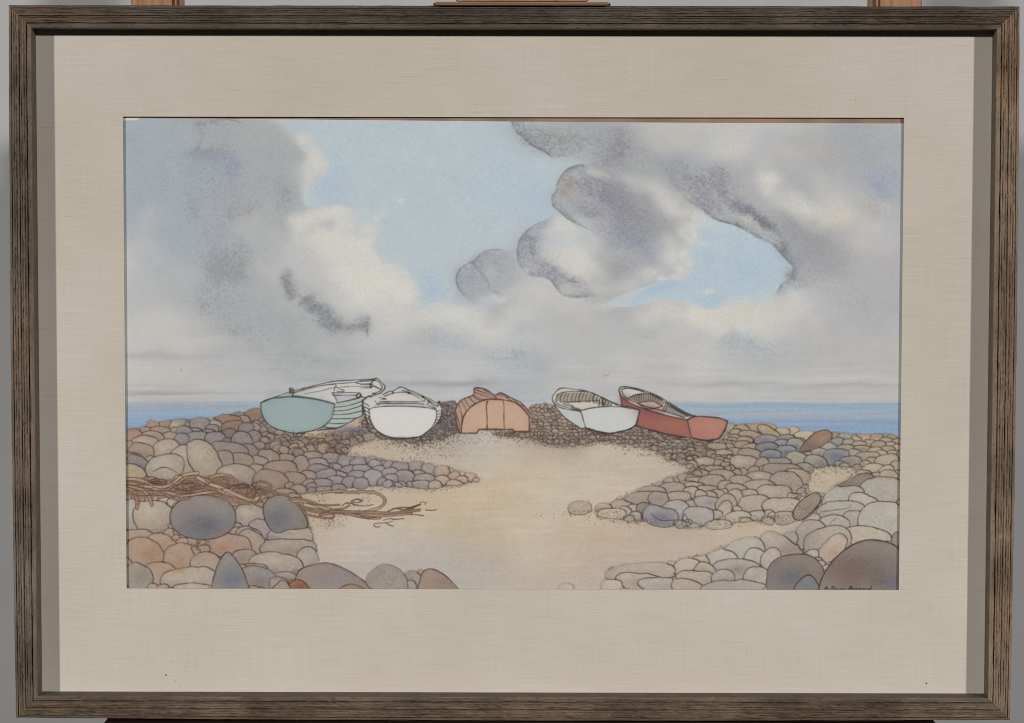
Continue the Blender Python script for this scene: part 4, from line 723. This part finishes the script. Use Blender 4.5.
bl(o, [(560,360),(620,335),(720,340),(800,350),(850,370)], .75); bl(o, [(850,370),(835,425),(800,480),(770,500),(700,510),(640,500),(590,490),(500,481),(400,461),(300,435),(190,405)], .7); bl(o, [(215,290),(205,340),(190,405)], .5)
for k in range(12): bl(o, [(165 + k * 16, 188 - 12 * math.sin(k / 11 * 3.1)), (158 + k * 17, 212), (168 + k * 17, 232)], .42, (70,62,54), .8)
for k in range(12): x = 430 + k * 14; bl(o, [(x, 235 + k * 9), (x + 14, 262 + k * 6), (x + 2, 268 + k * 7)], .45, (66,60,60), .8)
for k in range(10): x = 470 + k * 16; bl(o, [(x, 285 + k * 5), (x + 18, 300 + k * 4)], .4, (66,60,60), .7)
cur[0] = 3
dots(415, 442, 20, 4, 120, INK, .5); dots(402, 439, 30, 2, 80, INK, .5); dots(560, 440, 40, 3, 120, INK, .42); dots(505, 433, 22, 2, 60, INK, .42); dots(600, 434, 20, 1.5, 70, INK, .45); dots(672, 436.5, 20, 1.5, 50, INK, .45, rot=12); dots(710, 441, 12, 2, 40, INK, .5); dots(285, 434, 40, 2.5, 60, INK, .4)
# signature, cut off by the mount's edge
for q in ([(824.5,589.5),(826.5,586.6),(828,589.8)],[(825.3,588.6),(827.6,588.4)],[(831,589.7),(832.5,586.8),(834,588),(833,589.7)],[(832,586.4),(834.2,587.2)],[(835,589.6),(836.5,588.5),(838,589.7)],[(839.5,589.6),(841,588.8),(842.4,589.6)],[(843,589.4),(845,588.8)],
          [(849,589.8),(849.6,586.6),(851.8,586.4),(852.2,587.9),(850,588.2)],[(850,588.2),(852.6,588.8),(852,589.8)],[(854,589.5),(856,588.2),(857,589.5)],[(858.4,589.6),(859.4,588.4),(861,588.8)],[(862,589.6),(864,588.5),(865,589.6)],[(866,589.5),(868,588.5),(869,589.5)],[(870.6,589.6),(871.6,586.4)],[(869.6,589.4),(871.2,588.4)]):
    p_ = smooth_poly(q, False, 4); stroke(q, .42, (44, 34, 34), .9)
# bare corner of paper at the top left
wash([(236,115),(276,115),(262,119.8),(242,119.4)], (196,192,182), 1.5, .75, .4, False)
wash([(122,116),(139,116),(138,120.2),(122,120.4)], (204,198,184), .7, .9, .2, False)

img += (N_gran * 1.2)[..., None]
np.clip(img, 30, 225, out=img)

# ================================================================ BUILD THE FRAMED PICTURE
pic = bpy.data.objects.new('framed_picture', None); C.objects.link(pic); pic.matrix_world = PIC; pic.empty_display_size = .1
pic['label'] = 'framed watercolour of five boats on a stony beach, resting on the easel'; pic['category'] = 'framed picture'
F = 0.022
Wf, Hf, RW = 0.8766, 0.6247, 0.0199
# profile across a rail: t from the outer edge inwards, z above the mount
prof = [(0, -0.012), (0, 0.0185), (0.0006, 0.0198), (0.0022, 0.0203)]
t = 0.0022
for k, wv in enumerate((0.0021, 0.0019, 0.0024, 0.0018, 0.0022, 0.0020, 0.0021)):
    g_ = 0.0193 if k in (0, 6) else (0.0200 if k == 3 else 0.0206)
    prof += [(t + 0.0002, g_), (t + 0.0006, g_), (t + 0.0009, 0.0213), (t + wv - 0.0002, 0.0215)]; t += wv + 0.0001
GROOVES = {4, 16, 28}
prof += [(RW - 0.0012, 0.0219), (RW - 0.0003, 0.0217), (RW, 0.0212), (RW, 0.0003)]
def rail(length, half_other, rotk, tint, name_label, seed, bow=0.0):
    r = np.random.default_rng(seed); NS = 220; V = []; Fc = []; npf = len(prof)
    drift = [np.interp(np.linspace(0, 1, NS + 1), np.linspace(0, 1, 60), r.normal(0, 1, 60)) for _ in range(npf)]
    for i in range(NS + 1):
        for j, (tt, z) in enumerate(prof):
            hl = length / 2 - tt; x = -hl + 2 * hl * i / NS
            dz = (drift[j][i] * 0.00026 + r.normal(0, 0.00016)) if 3 < j < npf - 4 else 0
            dt = drift[j][i] * 0.00018 + r.normal(0, 0.00007) if 3 < j < npf - 4 else (drift[j][i] * 0.00012 if j in (0, 1, 2, 3) else 0)
            if i in (0, NS): dz = dt = 0
            bw_ = bow * (1 - (2 * i / NS - 1) ** 2) * (RW - tt) / RW          # old moulding, slightly bowed
            V.append((x, half_other - tt - dt + bw_, z + dz))
    for i in range(NS):
        for j in range(npf - 1):
            a = i * npf + j; Fc.append((a, a + npf, a + npf + 1, a + 1))
    for e in (0, NS): Fc.append(tuple(range(e * npf, e * npf + npf)) if e else tuple(reversed(range(npf))))
    cth, sth = [(1, 0), (0, -1), (-1, 0), (0, 1)][rotk]
    V = [(x * cth - y * sth, x * sth + y * cth, z) for x, y, z in V]
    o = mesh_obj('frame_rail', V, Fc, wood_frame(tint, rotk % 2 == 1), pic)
    o.data.materials.append(M_inner); o.data.materials.append(M_groove_shade)
    for p in o.data.polygons:
        if p.index < NS * (npf - 1) and p.index % (npf - 1) == npf - 2: p.material_index = 1
        elif p.index < NS * (npf - 1) and p.index % (npf - 1) in GROOVES: p.material_index = 2
    o['label'] = name_label; return o
rail(Wf, Hf / 2, 0, (0.100, 0.079, 0.061), 'darkest rail along the top of the frame', 11)  # tints per rail also put the lamps' uneven fall into the wood colour
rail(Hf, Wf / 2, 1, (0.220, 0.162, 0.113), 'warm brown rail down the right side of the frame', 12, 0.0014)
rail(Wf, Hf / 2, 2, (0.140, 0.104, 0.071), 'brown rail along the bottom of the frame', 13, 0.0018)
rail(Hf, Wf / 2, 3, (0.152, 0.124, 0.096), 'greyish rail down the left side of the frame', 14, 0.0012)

# mount with its window
ax0, ax1, ay0, ay1 = -0.342684, 0.342015, -0.200123, 0.216753
IW, IH = Wf / 2 - RW + 0.006, Hf / 2 - RW + 0.006      # the mount runs on under the rails
TH = 0.0019
def ring(z): return [(-IW, -IH, z), (IW, -IH, z), (IW, IH, z), (-IW, IH, z), (ax0, ay0, z), (ax1, ay0, z), (ax1, ay1, z), (ax0, ay1, z)]
V = ring(0) + ring(-TH); Fc = []
for k in range(4):
    n = (k + 1) % 4
    Fc += [(k, n, 4 + n, 4 + k), (8 + k, 12 + k, 12 + n, 8 + n), (4 + k, 4 + n, 12 + n, 12 + k), (k, 8 + k, 8 + n, n)]
mt = mesh_obj('linen_mount', V, Fc, M_mat, pic); mt.data.materials.append(M_core)
for p in mt.data.polygons:
    if p.index % 4 == 2: p.material_index = 1
mt['label'] = 'beige woven linen mount around the watercolour'
# foxing and specks on the linen
V, Fc = [], []
for x, y, r_ in [(166,675,.9),(175,681,.5),(185,667,.5),(196,665,.5),(163,663,.4),(150,668,.35),(187,669,.4),(926.5,683.5,.9),(926,682.4,.5),(856,99.5,.5),(90,120,.35)] + [(rng.uniform(145,215), rng.uniform(655,690), rng.uniform(.2,.4)) for _ in range(14)]:
    cx, cy = on_plane(np.array(x, float), np.array(y, float), 0); n0 = len(V)
    for k in range(9):
        a = k * 6.283 / 9; rr = r_ * .00088 * (1 + .3 * rng.uniform(-1, 1)); V.append((cx + rr * math.cos(a), cy + rr * math.sin(a), 0.00006))
    Fc.append(tuple(range(n0, n0 + 9)))
sp_ = mesh_obj('foxing_speck', V, Fc, M_spot, mt); sp_['kind'] = 'stuff'; sp_['label'] = 'scattered brown foxing specks on the linen'

V, Fc = [], []
for _ in range(420):
    x = rng.uniform(-IW + .008, IW - .018); y = rng.uniform(-IH + .008, IH - .008); l = rng.uniform(.0015, .0075)
    if ax0 - l - .001 < x < ax1 + .001 and ay0 - .001 < y < ay1 + .001: continue
    h = rng.uniform(.00012, .00028); n0 = len(V)
    V += [(x, y, .00002), (x + l * .5, y - h, .00003), (x + l, y, .00002), (x + l * .5, y + h, .00003), (x + l * .3, y, .00025), (x + l * .7, y, .00025)]
    Fc += [(n0, n0 + 1, n0 + 4), (n0 + 1, n0 + 5, n0 + 4), (n0 + 1, n0 + 2, n0 + 5), (n0 + 2, n0 + 3, n0 + 5), (n0 + 3, n0 + 4, n0 + 5), (n0 + 3, n0, n0 + 4)]
sl_ = mesh_obj('thread_slub', V, Fc, M_slub, mt); sl_['kind'] = 'stuff'; sl_['label'] = 'short raised slubs in the linen weave'
v, f = box(-IW, IW, -IH, IH, -0.0085, -0.0035); bb = mesh_obj('backing_board', v, f, M_back, pic)

# painting sheet: the fine pigment grid, split where one painted thing meets the next
ZP = -0.0027
NX, NY = int(784 * S) + 1, int(476 * S) + 1
u = np.linspace(0, 1, NX); vv = np.linspace(0, 1, NY); U, VV = np.meshgrid(u, vv)
gxp = 122.0 + U * 784.0
ytop = np.interp(gxp, [122, 300, 500, 700, 906], [118.0, 119.4, 121.4, 122.8, 123.4])
gyp = ytop + VV * (593.0 - ytop)
LX, LY = on_plane(gxp, gyp, ZP)
fx = np.clip((gxp - X0) * S - .5, 0, WI - 1.001); fy = np.clip((gyp - Y0) * S - .5, 0, HI - 1.001)
ix, iy = fx.astype(int), fy.astype(int); tx, ty = (fx - ix)[..., None], (fy - iy)[..., None]
col = (img[iy, ix] * (1 - tx) + img[iy, ix + 1] * tx) * (1 - ty) + (img[iy + 1, ix] * (1 - tx) + img[iy + 1, ix + 1] * tx) * ty
col = (lin(col) / KILL).astype(np.float32)
fid = ids[np.clip(np.round(fy).astype(int), 0, HI - 1), np.clip(np.round(fx).astype(int), 0, WI - 1)][:-1, :-1]
vid = np.arange(NX * NY, dtype=np.int64).reshape(NY, NX)
quads = np.stack([vid[1:, :-1], vid[1:, 1:], vid[:-1, 1:], vid[:-1, :-1]], -1)
LXf, LYf, CF = LX.ravel(), LY.ravel(), col.reshape(-1, 3)
def sheet(name, sel, parent, label=None):
    q = quads[sel]; used, inv = np.unique(q.ravel(), return_inverse=True)
    me = bpy.data.meshes.new(name); nv, nf = len(used), len(q)
    me.vertices.add(nv); co = np.empty((nv, 3), np.float32); co[:, 0] = LXf[used]; co[:, 1] = LYf[used]; co[:, 2] = ZP
    me.vertices.foreach_set('co', co.ravel())
    me.loops.add(nf * 4); me.loops.foreach_set('vertex_index', inv.astype(np.int32).ravel())
    me.polygons.add(nf); me.polygons.foreach_set('loop_start', np.arange(nf, dtype=np.int32) * 4); me.polygons.foreach_set('loop_total', np.full(nf, 4, np.int32))
    me.update(calc_edges=True)
    at = me.color_attributes.new('pigment', 'FLOAT_COLOR', 'POINT'); rgba = np.ones((nv, 4), np.float32); rgba[:, :3] = CF[used]
    at.data.foreach_set('color', rgba.ravel()); me.materials.append(M_paint)
    o = bpy.data.objects.new(name, me); C.objects.link(o); o.parent = parent
    if label: o['label'] = label
    return o
painting = sheet('painting', fid == 0, pic, 'watercolour sheet, here its sky of blue gaps and billowing grey clouds')
FX = 0.25 * (gxp[1:, 1:] + gxp[:-1, :-1] + gxp[1:, :-1] + gxp[:-1, 1:])
sheet('painted_sea', (fid == 1) & (FX < 450), painting, 'strip of blue painted sea left of the boats')
sheet('painted_sea', (fid == 1) & (FX >= 450), painting, 'strip of blue painted sea right of the boats')
sheet('painted_sand', fid == 2, painting, 'pale buff painted sand between the banks of stones')
sheet('painted_stones', fid == 3, painting, 'ink outlined beach stones and boulders in brown, grey and blue washes')
sheet('painted_seaweed', fid == 4, painting, 'tangled brown painted seaweed lying over the left stones')
for k, lb in ((5, 'pale teal painted boat seen from its broad stern'), (6, 'white painted boat with a rounded stern beside the teal boat'), (7, 'upturned peach painted boat in the middle'),
              (8, 'white painted boat with its bow to the left, beside the red boat'), (9, 'red painted boat at the right end of the row')):
    sheet('painted_boat', fid == k, painting, lb)

# ================================================================ EASEL
es = bpy.data.objects.new('easel', None); C.objects.link(es); es.matrix_world = PIC; es.empty_display_size = .1
es['label'] = 'wooden studio easel standing behind and beneath the framed picture'; es['category'] = 'easel'
def part(name, geo, mat, parent=es, label=None):
    o = mesh_obj(name, geo[0], geo[1], mat, parent)
    if label: o['label'] = label
    return o
ZB = -0.014
def px(x, y, z): a = on_plane(np.array(float(x)), np.array(float(y)), z); return float(a[0]), float(a[1])
for (xa, xb, gi) in ((131, 180.5, 1), (871.5, 922, -1)):
    x0, _ = px(xa, 3, ZB - .004); x1, _ = px(xb, 3, ZB - .004); yt = 0.405
    up = part('upright', box(x0, x1, -1.22, yt, ZB - 0.034, ZB - 0.004, .0012), M_beech)
    gw = (x1 - x0) * .17
    g0 = (x1 - gw, x1 - .0015) if gi > 0 else (x0 + .0015, x0 + gw)
    part('inner_strip', box(g0[0], g0[1], -1.21, yt - .01, ZB - 0.0041, ZB - 0.0035), M_step_shade, up)  # thin dark strip colours in the shaded inner step
    part('inner_strip', box(g0[0] + gw * .35, g0[0] + gw * .55, -1.21, yt - .01, ZB - 0.0036, ZB - 0.0028), M_beech, up)
xa, _ = px(486, 0, ZB); xb, _ = px(558, 0, ZB)
part('mast', box(xa, xb, -1.1, 0.78, ZB - 0.030, ZB - 0.006, .0012), M_beech)
xa, _ = px(456, 0, ZB); xb, _ = px(588, 0, ZB)
part('clamp_block', box(xa, xb, 0.318, 0.36, ZB - 0.0058, 0.0, .0012), M_beech)
x0, yb = px(433, 7.2, 0.028); x1, yt = px(611, 1.6, 0.028)
part('top_clamp', box(x0, x1, 0.3124, yt, -0.018, 0.027, .0018), M_beechx, es, 'brown wooden clamp gripping the top of the frame')
hx0, _ = px(120, 360, ZB); hx1, _ = px(932, 360, ZB)
part('crossbar', box(hx0, hx1, 0.02, 0.08, ZB - 0.058, ZB - 0.0345, .0015), M_beechx)
part('crossbar', box(hx0, hx1, -1.05, -0.98, ZB - 0.058, ZB - 0.0345, .0015), M_beechx)
x0, yl = px(104, 719.3, 0.03); x1, _ = px(937, 719.3, 0.03)
lg = part('ledge', box(x0, x1, -0.356, -Hf / 2 - 0.0022, -0.016, 0.034), M_mahog, es, 'dark red wooden ledge carrying the bottom of the frame')
part('ledge_lip', box(x0, x1, -0.372, -Hf / 2 - 0.0105, 0.0342, 0.042), M_mahog)
for s in (-1, 1):
    a = hx0 if s < 0 else hx1 - 0.055
    part('foot', box(a, a + .055, -1.262, -1.221, -0.45, 0.25, .004), M_beechx)

# ================================================================ BACKDROP (cloth hanging behind the easel)
nx, nz = 60, 40; V, Fc = [], []
yw = 0.66
for j in range(nz + 1):
    for i in range(nx + 1):
        x = -2.5 + 5 * i / nx; z = 0.02 + 2.9 * j / nz
        V.append((x, yw + 0.006 * math.sin(x * 9 + math.sin(z * 1.3)) + 0.004 * math.sin(x * 23 + 1), z))
for j in range(nz):
    for i in range(nx): a = j * (nx + 1) + i; Fc.append((a, a + 1, a + nx + 2, a + nx + 1))
wl = mesh_obj('backdrop_wall', V, Fc, M_wall, None, True); wl['kind'] = 'structure'
